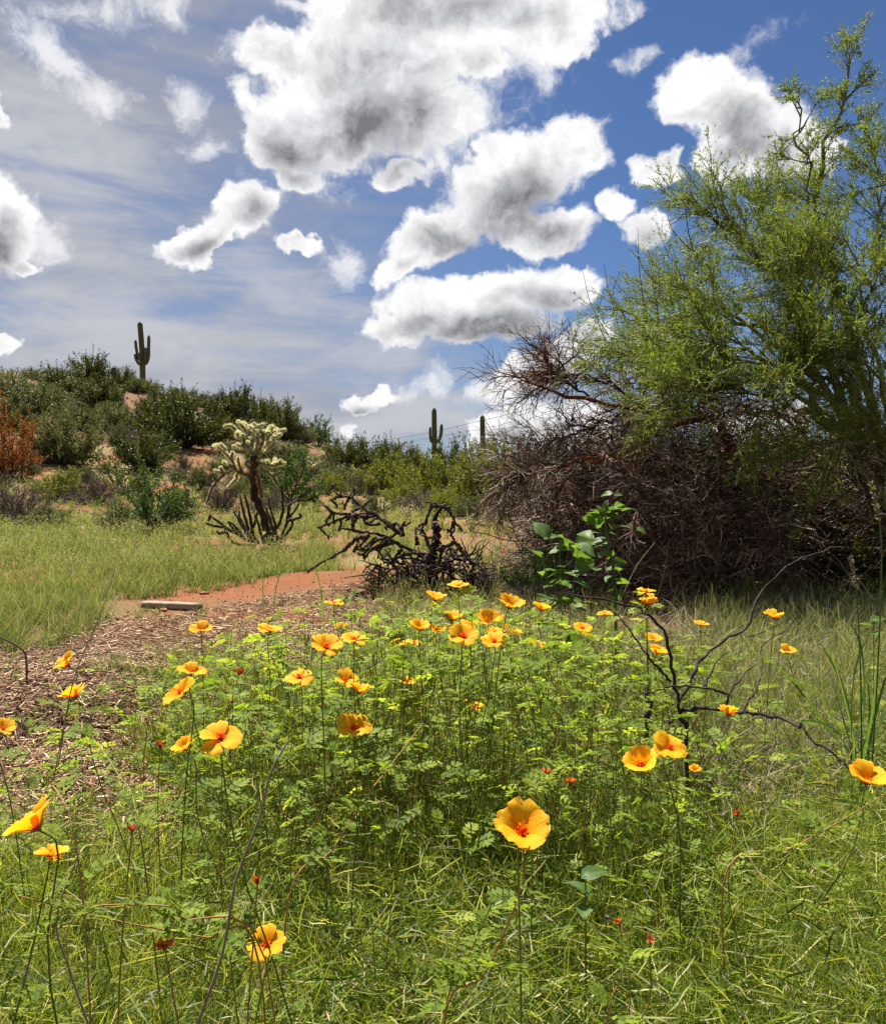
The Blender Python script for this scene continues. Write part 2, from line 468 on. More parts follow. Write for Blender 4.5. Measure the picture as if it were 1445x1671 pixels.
def sagmat(gg):
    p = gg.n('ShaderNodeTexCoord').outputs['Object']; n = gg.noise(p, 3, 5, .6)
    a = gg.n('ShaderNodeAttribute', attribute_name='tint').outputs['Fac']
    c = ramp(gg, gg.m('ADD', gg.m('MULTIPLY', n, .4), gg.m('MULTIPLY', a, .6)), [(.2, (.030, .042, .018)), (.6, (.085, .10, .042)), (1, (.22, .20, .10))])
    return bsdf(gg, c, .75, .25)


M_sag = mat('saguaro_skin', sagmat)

# ------------------------------------------------------------------ saguaros


def column(pts, rad, n=26, ribs=13, cone=.55):
    """a ribbed cactus stem with a domed tip along pts"""
    P = smooth(pts, n); K = ribs * 2
    s = np.linspace(0, 1, n)
    R = rad * (1 - .12 * s) * np.where(s < .25, cone + (1 - cone) * np.sqrt(np.clip(s / .25, 0, 1)), 1)
    L = np.linalg.norm(np.diff(P, axis=0), axis=1).sum()
    e = np.clip((1 - s) * L / (rad * 1.6), 0, 1); R = R * np.sqrt(np.clip(1 - (1 - e) ** 2, .0008, 1))
    T = unit(np.gradient(P, axis=0)); A = unit(np.cross(T, np.array([0.1, 1, .05]))); B = np.cross(T, A)
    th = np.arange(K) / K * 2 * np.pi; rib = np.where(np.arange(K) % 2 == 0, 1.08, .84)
    V = P[:, None] + (R[:, None] * rib)[..., None] * (np.cos(th)[None, :, None] * A[:, None] + np.sin(th)[None, :, None] * B[:, None])
    idx = np.arange(n * K).reshape(n, K); a = idx[:-1]; c = idx[1:]
    q = np.stack([a, np.roll(a, -1, 1), np.roll(c, -1, 1), c], -1).reshape(-1, 4)
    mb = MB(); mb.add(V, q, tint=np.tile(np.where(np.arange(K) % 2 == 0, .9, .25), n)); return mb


def saguaro(label, D, trunk, rt, arms):
    base = at(trunk[0][0], trunk[0][1], D); base[2] = float(ht(base[0], D)) - .15
    t = thing('saguaro', label, 'cactus', base, 'saguaros on the skyline')
    def loc(q): return [at(x, y, D + (dd[0] if dd else 0)) - base for x, y, *dd in q]
    T = loc(trunk); T[0] = np.zeros(3)
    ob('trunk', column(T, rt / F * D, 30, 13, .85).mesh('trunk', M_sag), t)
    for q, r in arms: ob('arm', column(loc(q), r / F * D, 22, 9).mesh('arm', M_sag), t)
    return t


z5 = lambda x, y, *d: (150 + .1246 * x, 500 + .1246 * y, *d)
sb = hit(233, 626)
saguaro('tall saguaro with five raised arms on the crest of the hill', sb[1], [z5(672, 1040), z5(662, 760), z5(650, 500), z5(625, 195)], 4.4,
        [([z5(672, 760), z5(712, 738), z5(738, 660), z5(742, 520), z5(745, 370)], 2.7), ([z5(680, 735, -.3), z5(700, 660, -.5), z5(706, 530, -.5)], 1.8),
         ([z5(655, 740, .3), z5(605, 660, .4), z5(580, 550, .4), z5(568, 435, .4)], 2.4), ([z5(655, 780), z5(605, 740), z5(575, 685), z5(560, 615)], 2.3),
         ([z5(655, 750, -.5), z5(632, 690, -.6), z5(618, 600, -.6)], 2.4)])
z4 = lambda x, y, *d: (620 + .1938 * x, 640 + .1938 * y, *d)
saguaro('saguaro with two short arms rising above the centre bushes', 66, [z4(458, 690), z4(457, 430), z4(454, 128)], 4.3,
        [([z4(462, 425), z4(492, 405), z4(512, 350), z4(517, 263)], 2.9), ([z4(452, 430), z4(428, 405), z4(421, 355), z4(422, 288)], 2.3)])
saguaro('armless saguaro column half hidden behind the yellow-green bushes', 62, [z4(866, 700), z4(864, 430), z4(860, 190)], 4.3, [])
sb = hit(186, 634)
saguaro('stubby armless saguaro among dark shrubs on the hill', sb[1], [(186, 634), (186, 612), (185, 598)], 4.2, [])

# ------------------------------------------------------------------ shrubs
def bush(seed, stems=22, twigs=9, lpt=9, lsize=.055, spread=1.0, airy=0.0, M=5, lift=.55, dome=True, leafless=False, trunked=False):
    """unit shrub: about 2 across and 1..1.2 high; returns stem and crown builders"""
    r = np.random.default_rng(seed)
    az = r.uniform(0, 2 * np.pi, stems); el = np.arccos(r.uniform(.12, 1, stems)) * spread
    d = np.stack([np.sin(el) * np.cos(az), np.sin(el) * np.sin(az), np.cos(el)], -1)
    L = (.75 + .35 * r.random(stems)) * np.where(dome, 1.0, 1.0)
    st = np.stack([.06 * r.normal(size=stems), .06 * r.normal(size=stems), np.zeros(stems)], -1)
    if trunked: st = st + np.array([0, 0, .18])
    P = grow(st, d, L, M, .14, .03, r)
    a = MB(); tubes(a, P, np.linspace(.016, .005, M)[None], 4, r.random(stems), r=r)
    if trunked:
        tb = np.stack([np.linspace([.05 * k, 0, -.05], st[k], 4) for k in range(min(4, stems))]); tubes(a, tb, .03, 5, .3, r=r)
    T, tt = branch(P, twigs, .34, 4, .75, .22, .02, .25, 1.0, (0, 0, .25 * lift), r, .2)
    b = MB(); ribbons(b, T, np.linspace(.0045, .002, 4)[None], .15 * r.random(len(T)), r)
    if leafless:
        T2, _ = branch(T, 6, .17, 3, .8, .25, 0, .1, 1, (0, 0, .1), r, .2)
        ribbons(b, T2, np.array([[.003, .002, .0012]]), r.random(len(T2)), r)
        return a, b
    X, tg, t2 = pick(T, lpt, .1, 1.05 - .05, r)
    X = X + r.normal(size=X.shape) * (.022 + airy)
    clump = np.repeat(r.random(len(T)), lpt)
    hgt = np.clip(X[:, 2], 0, 1)
    leaves(b, X, lsize * r.uniform(.6, 1.3, len(X)), np.clip(.5 * clump + .35 * r.random(len(X)) + .15, 0, 1), .5, r, .5)
    return a, b


MESH = {}
def mk(key, m, **kw):
    a, b = bush(**kw); MESH[key] = (a.mesh('stems', M_stem if m is not M_deadgrey else M_deadgrey), b.mesh('crown', m))


for k in range(3):
    mk(f'creo{k}', M_creosote, seed=10 + k, stems=52, twigs=13, lpt=14, lsize=.060, lift=.9, spread=.9)
    mk(f'grey{k}', M_greygreen, seed=20 + k, stems=56, twigs=13, lpt=14, lsize=.056, lift=.4)
    mk(f'yel{k}', M_yellowgreen, seed=30 + k, stems=56, twigs=13, lpt=15, lsize=.052, lift=.8)
mk('airy0', M_creosote, seed=40, stems=16, twigs=10, lpt=9, lsize=.07, lift=.8, spread=.8)
mk('airy1', M_greygreen, seed=41, stems=20, twigs=10, lpt=8, lsize=.06, lift=.9, spread=.8)
mk('mesq0', M_mesquite, seed=42, stems=24, twigs=18, lpt=16, lsize=.045, lift=.4, trunked=True)
mk('mesq1', M_mesquite, seed=43, stems=20, twigs=16, lpt=14, lsize=.055, lift=.5, trunked=True)
mk('rust0', M_rust, seed=44, stems=30, twigs=16, lpt=14, lsize=.05, lift=.8)
mk('dead0', M_deadgrey, seed=45, stems=46, twigs=12, leafless=True, lift=.2)
mk('dead1', M_deadgrey, seed=46, stems=40, twigs=12, leafless=True, lift=.5)


SHRUBS = []
def shrub(kind, px, py, w, h, label, cat='bush', group=None, D=None, name=None):
    """px, py: foot of the shrub in the photograph; w, h its size there"""
    p = hit(px, py) if D is None else np.array([(px - CX) / F * D, D, float(ht((px - CX) / F * D, D))])
    SHRUBS.append((px, py, w, h, label))
    sw = w / F * p[1] / 1.6; sh = h / F * p[1] / 1.0
    nm = name or {'creo': 'creosote_bush', 'grey': 'brittle_shrub', 'yel': 'palo_verde_shrub', 'airy': 'open_shrub', 'mesq': 'mesquite_bush', 'rust': 'withered_bush', 'dead': 'dead_shrub'}[kind[:-1]]
    t = thing(nm, label, cat, p - np.array([0, 0, .05 * sh]), group)
    t.rotation_euler = (0, 0, (px * 37.1 + py * 11.3) % 6.28); t.scale = (sw, sw, sh)
    ob('stems', MESH[kind][0], t); ob('crown', MESH[kind][1], t)
    return t


HG = 'shrubs on the hillside'; CG = 'shrubs along the foot of the hill'; FG = 'shrubs on the hill crest'
for a in [
    # crest
    ('creo0', 18, 592, 60, 26, 'low dark bush at the left end of the hill crest'), ('creo1', 62, 612, 76, 50, 'dark green bush on the crest left of the tall open shrub'),
    ('airy0', 128, 618, 78, 82, 'tall open shrub standing highest on the hill crest'), ('creo2', 150, 632, 70, 58, 'dark dense bush right below the tall open crest shrub'),
    ('creo0', 200, 632, 44, 34, 'small dark bush just left of the crest saguaro'), ('airy1', 258, 640, 46, 34, 'small open shrub just right of the crest saguaro'),
    ('creo1', 222, 640, 40, 24, 'low bush at the foot of the crest saguaro'), ('creo2', 290, 656, 46, 26, 'low bush between the saguaro and the crest shrubs to its right'),
    ('airy0', 318, 668, 52, 44, 'open green shrub on the sloping crest right of the saguaro'), ('creo0', 352, 682, 50, 40, 'dark bush midway down the sloping crest'),
    ('creo1', 386, 692, 70, 62, 'largest bush on the sloping crest above the pale cholla'), ('creo2', 428, 702, 64, 58, 'dark upright bush on the crest above the cholla head'),
    ('creo0', 462, 716, 62, 66, 'spreading bush on the lower crest right of the cholla head'), ('grey0', 492, 724, 44, 34, 'small grey bush low on the crest'),
    ('mesq1', 520, 728, 54, 48, 'fresh green tree standing behind the low end of the crest')]:
    shrub(*a, group=FG)
for a in [
    # slope
    ('grey1', 18, 648, 80, 46, 'pale olive bush high on the slope at the left edge'), ('creo2', 95, 640, 80, 44, 'dark bush under the crest on the upper left slope'),
    ('grey2', 62, 676, 110, 56, 'pale grey-green bush above the big rounded slope bush'), ('creo0', 160, 668, 90, 56, 'dark green bush in the middle of the upper slope'),
    ('grey0', 98, 758, 116, 98, 'big rounded grey-green bush on the left slope'), ('rust0', 14, 778, 104, 118, 'rust-brown withered bush at the left edge', 'bush'),
    ('grey1', 188, 700, 70, 44, 'low grey bush in the middle of the slope'), ('dead1', 200, 724, 80, 30, 'low purplish twiggy bush in the middle of the slope'),
    ('creo1', 252, 708, 90, 62, 'green bush on the slope below the crest saguaro'), ('creo2', 300, 730, 120, 92, 'largest dark green bush on the slope below the saguaro'),
    ('creo0', 232, 768, 104, 70, 'leafy green bush beside the red soil patch'), ('creo1', 352, 722, 70, 46, 'dark bush on the slope left of the cholla head'),
    ('airy0', 205, 808, 110, 66, 'loose dark bush above the grass on the left'), ('yel0', 96, 815, 80, 50, 'small yellow-green bush at the foot of the left slope'),
    ('dead0', 150, 822, 84, 52, 'dark twiggy bush between two green bushes at the slope foot'), ('grey2', 365, 768, 60, 26, 'low grey bush on the red soil behind the cholla'),
    ('dead0', 296, 770, 40, 36, 'small dark skeleton bush on the red soil patch', 'bush'), ('grey0', 418, 742, 80, 30, 'grey scrub right behind the cholla head'),
    ('grey1', 470, 752, 70, 32, 'grey scrub on the pale slope right of the cholla'), ('grey2', 130, 700, 60, 40, 'rounded bush above the pale grass strip'),
    ('creo1', 25, 700, 80, 44, 'dark olive bush above the rust-brown bush'), ('creo2', 420, 722, 70, 40, 'dark low bush at the foot of the crest shrubs')]:
    shrub(*a[:6], group=HG)
for a in [
    ('dead0', 22, 858, 130, 84, 'purple-grey dead bush at the left edge of the grass'), ('grey0', 78, 862, 66, 40, 'low green bush beside the purple-grey dead bush'),
    ('mesq0', 246, 872, 150, 98, 'bright green mesquite bush with dark stems in the grass'), ('dead1', 196, 868, 70, 56, 'upright reedy bush touching the mesquite in the grass'),
    ('mesq1', 470, 832, 116, 92, 'green bush right behind the pale cholla'), ('dead0', 360, 836, 60, 66, 'brown twiggy bush just left of the cholla trunk'),
    ('dead1', 430, 842, 70, 54, 'dark twiggy bush under the right arms of the cholla'),
    ('airy1', 440, 838, 50, 40, 'sparse grey bush showing between cholla trunk and green bush')]:
    shrub(*a, group='bushes standing in the grass')
for a in [
    ('grey1', 505, 776, 60, 34, 'pale scrub on the slope below the fresh green crest tree'), ('yel2', 540, 806, 54, 36, 'low olive bush left of the tan dry shrub'),
    ('creo1', 455, 790, 70, 44, 'dark bush directly behind the right arms of the cholla'), ('grey0', 610, 838, 60, 34, 'low grey bush behind the top of the dead cholla'),
    ('yel0', 660, 830, 70, 44, 'low yellow-green bush behind the middle of the dead cholla'), ('yel2', 722, 842, 64, 46, 'low bright bush between the dead cholla and the tangle'),
    ('grey2', 770, 846, 70, 40, 'low grey-green bush on the red ground near the tangle'), ('yel1', 836, 850, 84, 70, 'bright bush touching the left end of the bare branches'),
    ('grey1', 400, 802, 60, 34, 'low grey bush behind the left arms of the cholla'), ('creo0', 330, 800, 60, 40, 'dark low bush between the mesquite and the cholla'),
    ('creo0', 560, 768, 70, 56, 'dark bush on the skyline left of the centre bushes'), ('creo1', 598, 772, 80, 58, 'dense bush on the skyline below the little clouds'),
    ('creo2', 640, 778, 84, 62, 'dark bush on the skyline left of the two-armed saguaro'), ('creo0', 676, 790, 66, 60, 'olive bush beside the foot of the two-armed saguaro'),
    ('grey0', 568, 796, 80, 40, 'grey-green bush at the left end of the centre row'), ('yel0', 626, 806, 96, 62, 'yellowish bush in the centre row behind the dead cholla'),
    ('yel1', 694, 824, 110, 80, 'broad olive bush below the two-armed saguaro'), ('creo1', 728, 798, 76, 76, 'bush right behind the foot of the two-armed saguaro'),
    ('airy1', 772, 800, 110, 100, 'airy grey bush in front of the armless saguaro'), ('yel2', 748, 826, 80, 72, 'yellow-green bush left of the brightest centre bush'),
    ('yel1', 804, 832, 120, 112, 'brightest yellow-green bush at the right end of the centre row'), ('creo2', 850, 812, 90, 84, 'dark bush half behind the bare branches'),
    ('yel0', 862, 842, 80, 66, 'yellow-green bush under the bare branch tips'), ('dead1', 590, 808, 70, 36, 'tan dry shrub with rusty tips in the centre'),
    ('grey2', 540, 790, 60, 34, 'small grey bush left of the dry tan shrub'), ('dead0', 700, 836, 110, 40, 'dark twiggy shrub at the foot of the broad olive bush'),
    ('creo0', 900, 800, 110, 100, 'dark bush seen through the bare branches'), ('creo1', 1010, 806, 150, 120, 'dark bush behind the dead tangle'),
    ('creo2', 1180, 806, 160, 110, 'dark bush far behind the palo verde'), ('creo0', 1360, 806, 170, 110, 'dark bush far behind the right edge of the palo verde')]:
    shrub(*a, group='bushes along the flat ground')

rs = np.random.default_rng(123); n_ = 0; used = set()
BIG = [a for a in SHRUBS if len(a[4].split()) <= 10]
for k in range(900):
    px, py = rs.uniform(-20, 540), rs.uniform(590, 830)
    p = hit(px, py)
    if p[1] < 27 or p[1] > 100: continue
    if 235 < px < 420 and 735 < py < 790 and rs.random() < .75: continue
    b = min(BIG, key=lambda a: (a[0] - px) ** 2 + 2 * (a[1] - py) ** 2)
    if abs(py - b[1]) > .6 * abs(px - b[0]): side = 'below' if py > b[1] else 'above'
    else: side = 'right of' if px > b[0] else 'left of'
    if (b[4], side) in used: continue
    used.add((b[4], side))
    kind, adj = [('grey0', 'pale'), ('grey2', 'greyish'), ('dead0', 'bare'), ('creo1', 'dark'), ('airy1', 'thin'), ('grey1', 'pale')][rs.integers(6)]
    w = rs.uniform(18, 42); shrub(kind, px, py, w, w * rs.uniform(.5, .8), f'{adj} low scrub {side} the {b[4]}', 'bush', 'low scrub on the hillside', None, 'low_scrub'); n_ += 1
    if n_ >= 75: break

# ------------------------------------------------------------------ chollas
M_cholla = barkmat('cholla_stem', (.014, .010, .006), (.075, .052, .026), 40, .6)
M_chollag = barkmat('cholla_green_joint', (.040, .052, .026), (.14, .155, .085), 40, .6)
M_spine = leafmat('cholla_spines', [(0, (.40, .24, .10)), (.5, (.52, .48, .38)), (1, (.70, .70, .64))], .45, .4, .4, 1.1)
M_dcholla = barkmat('dead_cholla_wood', (.014, .010, .009), (.11, .075, .058), 60, 1.0)


def jointed(pts, r0, r1, n=14, K=9, lump=.16, seed=1, tip=True, jit=.35):
    r = np.random.default_rng(seed)
    P = smooth(pts, n); P[1:-1] += r.normal(size=(n - 2, 3)) * r1 * jit; R = np.linspace(r0, r1, n) * (1 + .10 * np.sin(np.linspace(0, 5 * np.pi, n)))
    if tip: R[-1] *= .15; R[-2] *= .8
    R[0] *= .8
    mb = MB(); tubes(mb, P[None], R[None], K, .5, lump, r)
    mb.T = [r.random(len(mb.V[0]))]
    return mb, P, R


def spines(P, R, dens, ln, seed, tint=(.2, 1), wid=.0011):
    """radiating spines over a stem"""
    r = np.random.default_rng(seed); n = len(P)
    L = np.linalg.norm(np.diff(P, axis=0), axis=1).sum(); N = max(12, int(dens * L))
    t = r.uniform(0, n - 1.001, N); i = t.astype(int); u = (t - i)[:, None]
    c = P[i] * (1 - u) + P[i + 1] * u; T = unit(P[i + 1] - P[i]); rr = (R[i] * (1 - u[:, 0]) + R[i + 1] * u[:, 0])[:, None]
    d = unit(np.cross(T, r.normal(size=(N, 3)))); d2 = unit(d + T * r.uniform(-.5, .7, (N, 1)) + .35 * r.normal(size=(N, 3)))
    s = c + d * rr * .9; e = s + d2 * (ln * r.uniform(.5, 1.2, (N, 1)))
    mb = MB(); ribbons(mb, np.stack([s, e], 1), np.array([[wid, wid * .3]]), r.uniform(*tint, N), r)
    return mb


zc = lambda x, y, d=0: (330 + .1453 * x, 680 + .1453 * y, d)
DC = hit(443, 893)[1]
base = at(444, 894, DC); base[2] = float(ht(base[0], DC))
ch = thing('chain_cholla', 'live pale-spined cholla with a dark leaning trunk and a bushy crown', 'cactus', base)
cl = lambda q: [at(x, y, DC + d) - base for x, y, d in q]
k = F / DC
tr = [zc(790, 1490), zc(720, 1250), zc(650, 1050), zc(600, 850), zc(570, 700), zc(572, 560), zc(590, 440)]
tp = cl(tr); tp[0] = np.array([0, 0, -.05])
mb, P, R = jointed(tp, .066, .050, 30, 12, .12, 3, False); o = ob('trunk', mb.mesh('trunk', M_cholla, True), ch)
ob('spines', spines(P[17:], R[17:], 2500, .030, 5, (0, .35), .0014).mesh('spines', M_spine), o, kind='stuff')
CB = [[(590, 450, 0), (510, 330, -.1), (450, 220, -.1), (370, 150, -.15)], [(595, 440, 0), (560, 300, .15), (545, 150, .2)], [(600, 430, 0), (660, 330, -.1), (690, 240, -.15), (650, 130, -.2)],
      [(620, 430, 0), (720, 320, .1), (790, 180, .15)], [(700, 330, .05), (800, 260, .05)], [(520, 340, 0), (430, 350, .1), (330, 335, .15)], [(480, 260, 0), (480, 140, .05)],
      [(600, 380, 0), (620, 250, -.25), (600, 170, -.3)], [(560, 660, 0), (450, 640, -.05), (380, 600, -.1), (290, 530, -.15)], [(450, 630, -.05), (410, 540, -.1), (400, 450, -.15)],
      [(380, 590, -.1), (320, 480, -.1), (230, 380, -.2)], [(400, 640, 0), (360, 720, .1), (280, 800, .15)], [(340, 600, -.1), (240, 640, -.1), (130, 600, -.1)],
      [(250, 640, -.1), (170, 720, -.15), (90, 840, -.2), (40, 1010, -.25)], [(590, 510, 0), (720, 530, .1), (820, 545, .15), (940, 520, .2)], [(650, 560, .1), (780, 650, .1), (920, 630, .1)],
      [(600, 600, 0), (640, 760, -.12), (665, 920, -.14)], [(780, 650, .1), (850, 770, .1)], [(320, 490, -.1), (340, 390, -.12)], [(830, 540, .15), (890, 485, .15)], [(560, 620, .05), (490, 520, .1), (540, 480, .15)],
      [(655, 330, -.1), (610, 210, -.15)], [(720, 320, .1), (730, 200, .1)], [(450, 230, -.1), (400, 230, -.2), (360, 200, -.25)], [(760, 240, .1), (830, 190, .15)], [(540, 300, .1), (510, 200, .2), (470, 120, .2)],
      [(690, 400, 0), (760, 350, -.2), (810, 300, -.25)], [(300, 540, -.1), (230, 500, -.05)], [(560, 330, .1), (590, 220, .3), (640, 150, .35)], [(240, 640, -.1), (200, 560, -.1)]]
rq = np.random.default_rng(8)
for i in range(34):
    b0 = CB[[0, 1, 2, 3, 4, 5, 6, 7, 21, 22, 23, 24, 25, 26, 28, 10, 14][i % 17]]; e = np.array(b0[rq.integers(1, len(b0))], float)
    CB.append([tuple(e), tuple(e + np.array([rq.normal() * 35, -abs(rq.normal()) * 30 - 12, rq.normal() * .10])), tuple(e + np.array([rq.normal() * 55, -abs(rq.normal()) * 45 - 35, rq.normal() * .14]))])
for i, q in enumerate(CB):
    pts = cl([zc(*p) for p in q]); low = i in (11, 13, 16, 17)
    mb, P, R = jointed(pts, .028 if i < 5 else .022, .018, 14, 8, .22, 50 + i)
    o = ob('branch', mb.mesh('branch', M_cholla if low else M_chollag, True), ch)
    ob('spines', spines(P, R, 4200 if i != 13 else 900, .030, 90 + i, (0, .3) if i in (8, 16) else (.45, 1), .0013).mesh('spines', M_spine), o, kind='stuff')

SC = [[(570, 1400), (530, 1100), (465, 840)], [(600, 1420), (480, 1150), (420, 850)], [(540, 1380), (450, 1220), (350, 1060)], [(560, 1420), (420, 1330), (260, 1240), (90, 1095)], [(260, 1240), (140, 1225), (30, 1195)],
      [(460, 1360), (390, 1260), (310, 1170)], [(600, 1450), (360, 1420), (260, 1280), (270, 1230)], [(270, 1290), (200, 1310), (170, 1290)], [(850, 1460), (820, 1240), (740, 900)], [(840, 1260), (900, 1080), (890, 720)],
      [(850, 1440), (960, 1170), (1100, 950)], [(960, 1170), (1100, 1130), (1080, 1080)], [(860, 1420), (1000, 1240), (1010, 1150)], [(950, 1180), (980, 1000), (1080, 920)], [(700, 1430), (640, 1250), (590, 1090)],
      [(470, 1360), (350, 1260), (280, 1170)], [(100, 1110), (60, 1170)], [(800, 1350), (760, 1150), (700, 1000)], [(560, 1250), (600, 1150), (610, 1060)], [(640, 1450), (540, 1300), (440, 1180), (400, 1020)]]
bb = at(438, 896, DC + .25); bb[2] = float(ht(bb[0], DC + .25))
sk = thing('cholla_thicket', 'dark leafless buckhorn cholla spreading low around the pale cholla trunk', 'cactus', bb)
for i, q in enumerate(SC):
    dz = .25 + .35 * math.sin(i * 2.1)
    pts = [at(*zc(x, y)[:2], DC + dz) - bb for x, y in q]
    mb, P, R = jointed(pts, .030, .017, 12, 7, .22, 150 + i); o = ob('branch', mb.mesh('branch', M_dcholla if i % 3 else M_cholla, True), sk)
    ob('spines', spines(P, R, 260, .018, 190 + i, (0, .5)).mesh('spines', M_spine), o, kind='stuff')


def small_cholla(label, px, py, h, D=None, seed=0, green=True):
    r = np.random.default_rng(seed); p = hit(px, py) if D is None else at(px, py, D)
    p[2] = float(ht(p[0], p[1])); s = h / F * p[1]
    t = thing('small_cholla', label, 'cactus', p, 'little chollas behind the dead one')
    tr = np.array([[0, 0, -.03], [.03, .0, .25], [-.02, 0, .5]]) * s
    mb, P, R = jointed(tr, .045 * s, .035 * s, 8, 7, .15, seed); ob('trunk', mb.mesh('trunk', M_cholla), t)
    for i in range(13):
        a = r.uniform(0, 6.28); st = tr[1] * (1 - (u := r.uniform(.2, 1))) + tr[2] * u
        d = np.array([math.cos(a) * .34, math.sin(a) * .34, r.uniform(.15, .5)]) * s * r.uniform(.6, 1.1)
        mb, P, R = jointed([st, st + d * .5 + np.array([0, 0, -.03 * s]), st + d], .028 * s, .02 * s, 7, 6, .15, seed * 7 + i)
        o = ob('branch', mb.mesh('branch', M_chollag if green else M_cholla), t)
        ob('spines', spines(P, R, 300, .05 * s, seed * 9 + i, (.3, 1), .004).mesh('spines', M_spine), o, kind='stuff')


small_cholla('small pale cholla on the slope right of the big cholla', 511, 782, 46, None, 301)
small_cholla('small grey cholla just behind the dead cholla branches', 626, 852, 44, None, 302, False)
small_cholla('thin brown cholla standing behind the middle of the dead cholla', 662, 858, 44, None, 303, False)

zd = lambda x, y: (520 + .1938 * x, 780 + .1938 * y)
DD = 7.5
bd = at(706, 962, DD); bd[2] = float(ht(bd[0], DD))
dc = thing('dead_cholla', 'blackened dead cholla skeleton with crooked drooping limbs', 'dead cactus', bd)
DCB = [[(960, 930), (950, 700), (980, 560), (985, 450), (960, 380)], [(970, 400), (990, 310), (1060, 225), (1110, 290), (1150, 370), (1215, 450)], [(1135, 360), (1110, 450)], [(890, 400), (940, 250), (1000, 240)],
       [(960, 700), (860, 640), (740, 590), (620, 530), (540, 490), (440, 460), (330, 450), (270, 420)], [(720, 480), (620, 420), (540, 350), (440, 290), (370, 250), (260, 160), (180, 150), (105, 95)], [(190, 150), (95, 185)],
       [(260, 165), (220, 230), (215, 275)], [(265, 155), (295, 90)], [(600, 510), (690, 420), (725, 365)], [(440, 330), (350, 320), (250, 310), (120, 295), (40, 225)], [(120, 295), (55, 360)], [(330, 310), (250, 325), (120, 370), (-5, 412)],
       [(640, 540), (480, 590), (340, 620)], [(610, 520), (450, 600), (380, 680)], [(420, 480), (310, 520), (230, 590), (160, 640), (55, 695)], [(1000, 610), (1080, 570), (1160, 550), (1220, 640), (1300, 740), (1245, 835)], [(1090, 580), (1070, 680), (1075, 790)],
       [(1110, 580), (1150, 630), (1160, 680)], [(1110, 850), (1120, 700), (1210, 690), (1265, 770)], [(830, 560), (820, 500), (810, 410)], [(1030, 610), (1020, 720)], [(880, 640), (760, 640), (640, 680), (560, 760)], [(900, 870), (890, 650)],
       [(850, 800), (820, 700)], [(1290, 830), (1310, 930)], [(170, 450), (200, 340), (290, 280)], [(420, 480), (360, 560), (290, 620)], [(700, 470), (640, 440), (580, 400), (500, 330)], [(960, 860), (1010, 780), (1060, 720)],
       [(930, 600), (880, 450), (830, 430), (870, 380)], [(620, 430), (650, 380), (700, 430), (690, 500)], [(480, 500), (420, 560), (330, 610)], [(560, 500), (470, 540), (380, 640), (330, 640)], [(700, 600), (620, 720), (700, 790), (800, 830)],
       [(470, 330), (400, 300), (300, 320), (220, 360)], [(520, 380), (440, 400), (380, 370)], [(280, 420), (300, 360), (350, 330)], [(1000, 700), (1040, 800), (1010, 900)], [(880, 900), (800, 820), (700, 740), (640, 690)],
       [(960, 480), (1000, 520), (1030, 560)], [(660, 780), (760, 860), (880, 900)]]
rr_ = np.random.default_rng(77)
for i, q in enumerate(DCB):
    o_ = [rr_.uniform(-.22, .22) if i > 0 else 0 for _ in range(2)]
    pts = [at(*zd(x, y), DD + o_[0] * (1 - s) + o_[1] * s) - bd for (x, y), s in zip(q, np.linspace(0, 1, len(q)))]
    if i == 0: pts[0] = np.array([0, 0, -.04])
    mb, P, R = jointed(pts, .042 if i == 0 else .015 + .005 * (len(q) > 4), .030 if i == 0 else .009, 30 if len(q) > 3 else 16, 8, .50, 400 + i, True, .45)
    ob('trunk' if i == 0 else 'branch', mb.mesh('branch', M_dcholla), dc)
r = np.random.default_rng(6)
for i in range(46):   # short crooked side joints
    q = DCB[1 + i % (len(DCB) - 1)]; (x, y) = q[r.integers(1, len(q))]
    p0 = at(*zd(x, y), DD + r.uniform(-.15, .15)) - bd; d = r.normal(size=3) * np.array([.09, .07, .09])
    mb, P, R = jointed([p0, p0 + d * .6 + r.normal(size=3) * .012, p0 + d], .013, .007, 10, 6, .4, 460 + i, True, .6); ob('side_joint', mb.mesh('side_joint', M_dcholla), dc)
tw = MB(); r = np.random.default_rng(5)
s0 = np.stack([r.uniform(-.55, .45, 260), r.uniform(-.3, .35, 260), r.uniform(.0, .32, 260)], -1)
tubes(tw, grow(s0, r.normal(size=(260, 3)) * np.array([1, 1, .5]), r.uniform(.1, .35, 260), 4, .35, 0, r), np.array([[.009, .008, .006, .003]]), 4, r.random(260), .2, r)
ob('fallen_twigs', tw.mesh('fallen_twigs', M_dcholla), dc, kind='stuff')

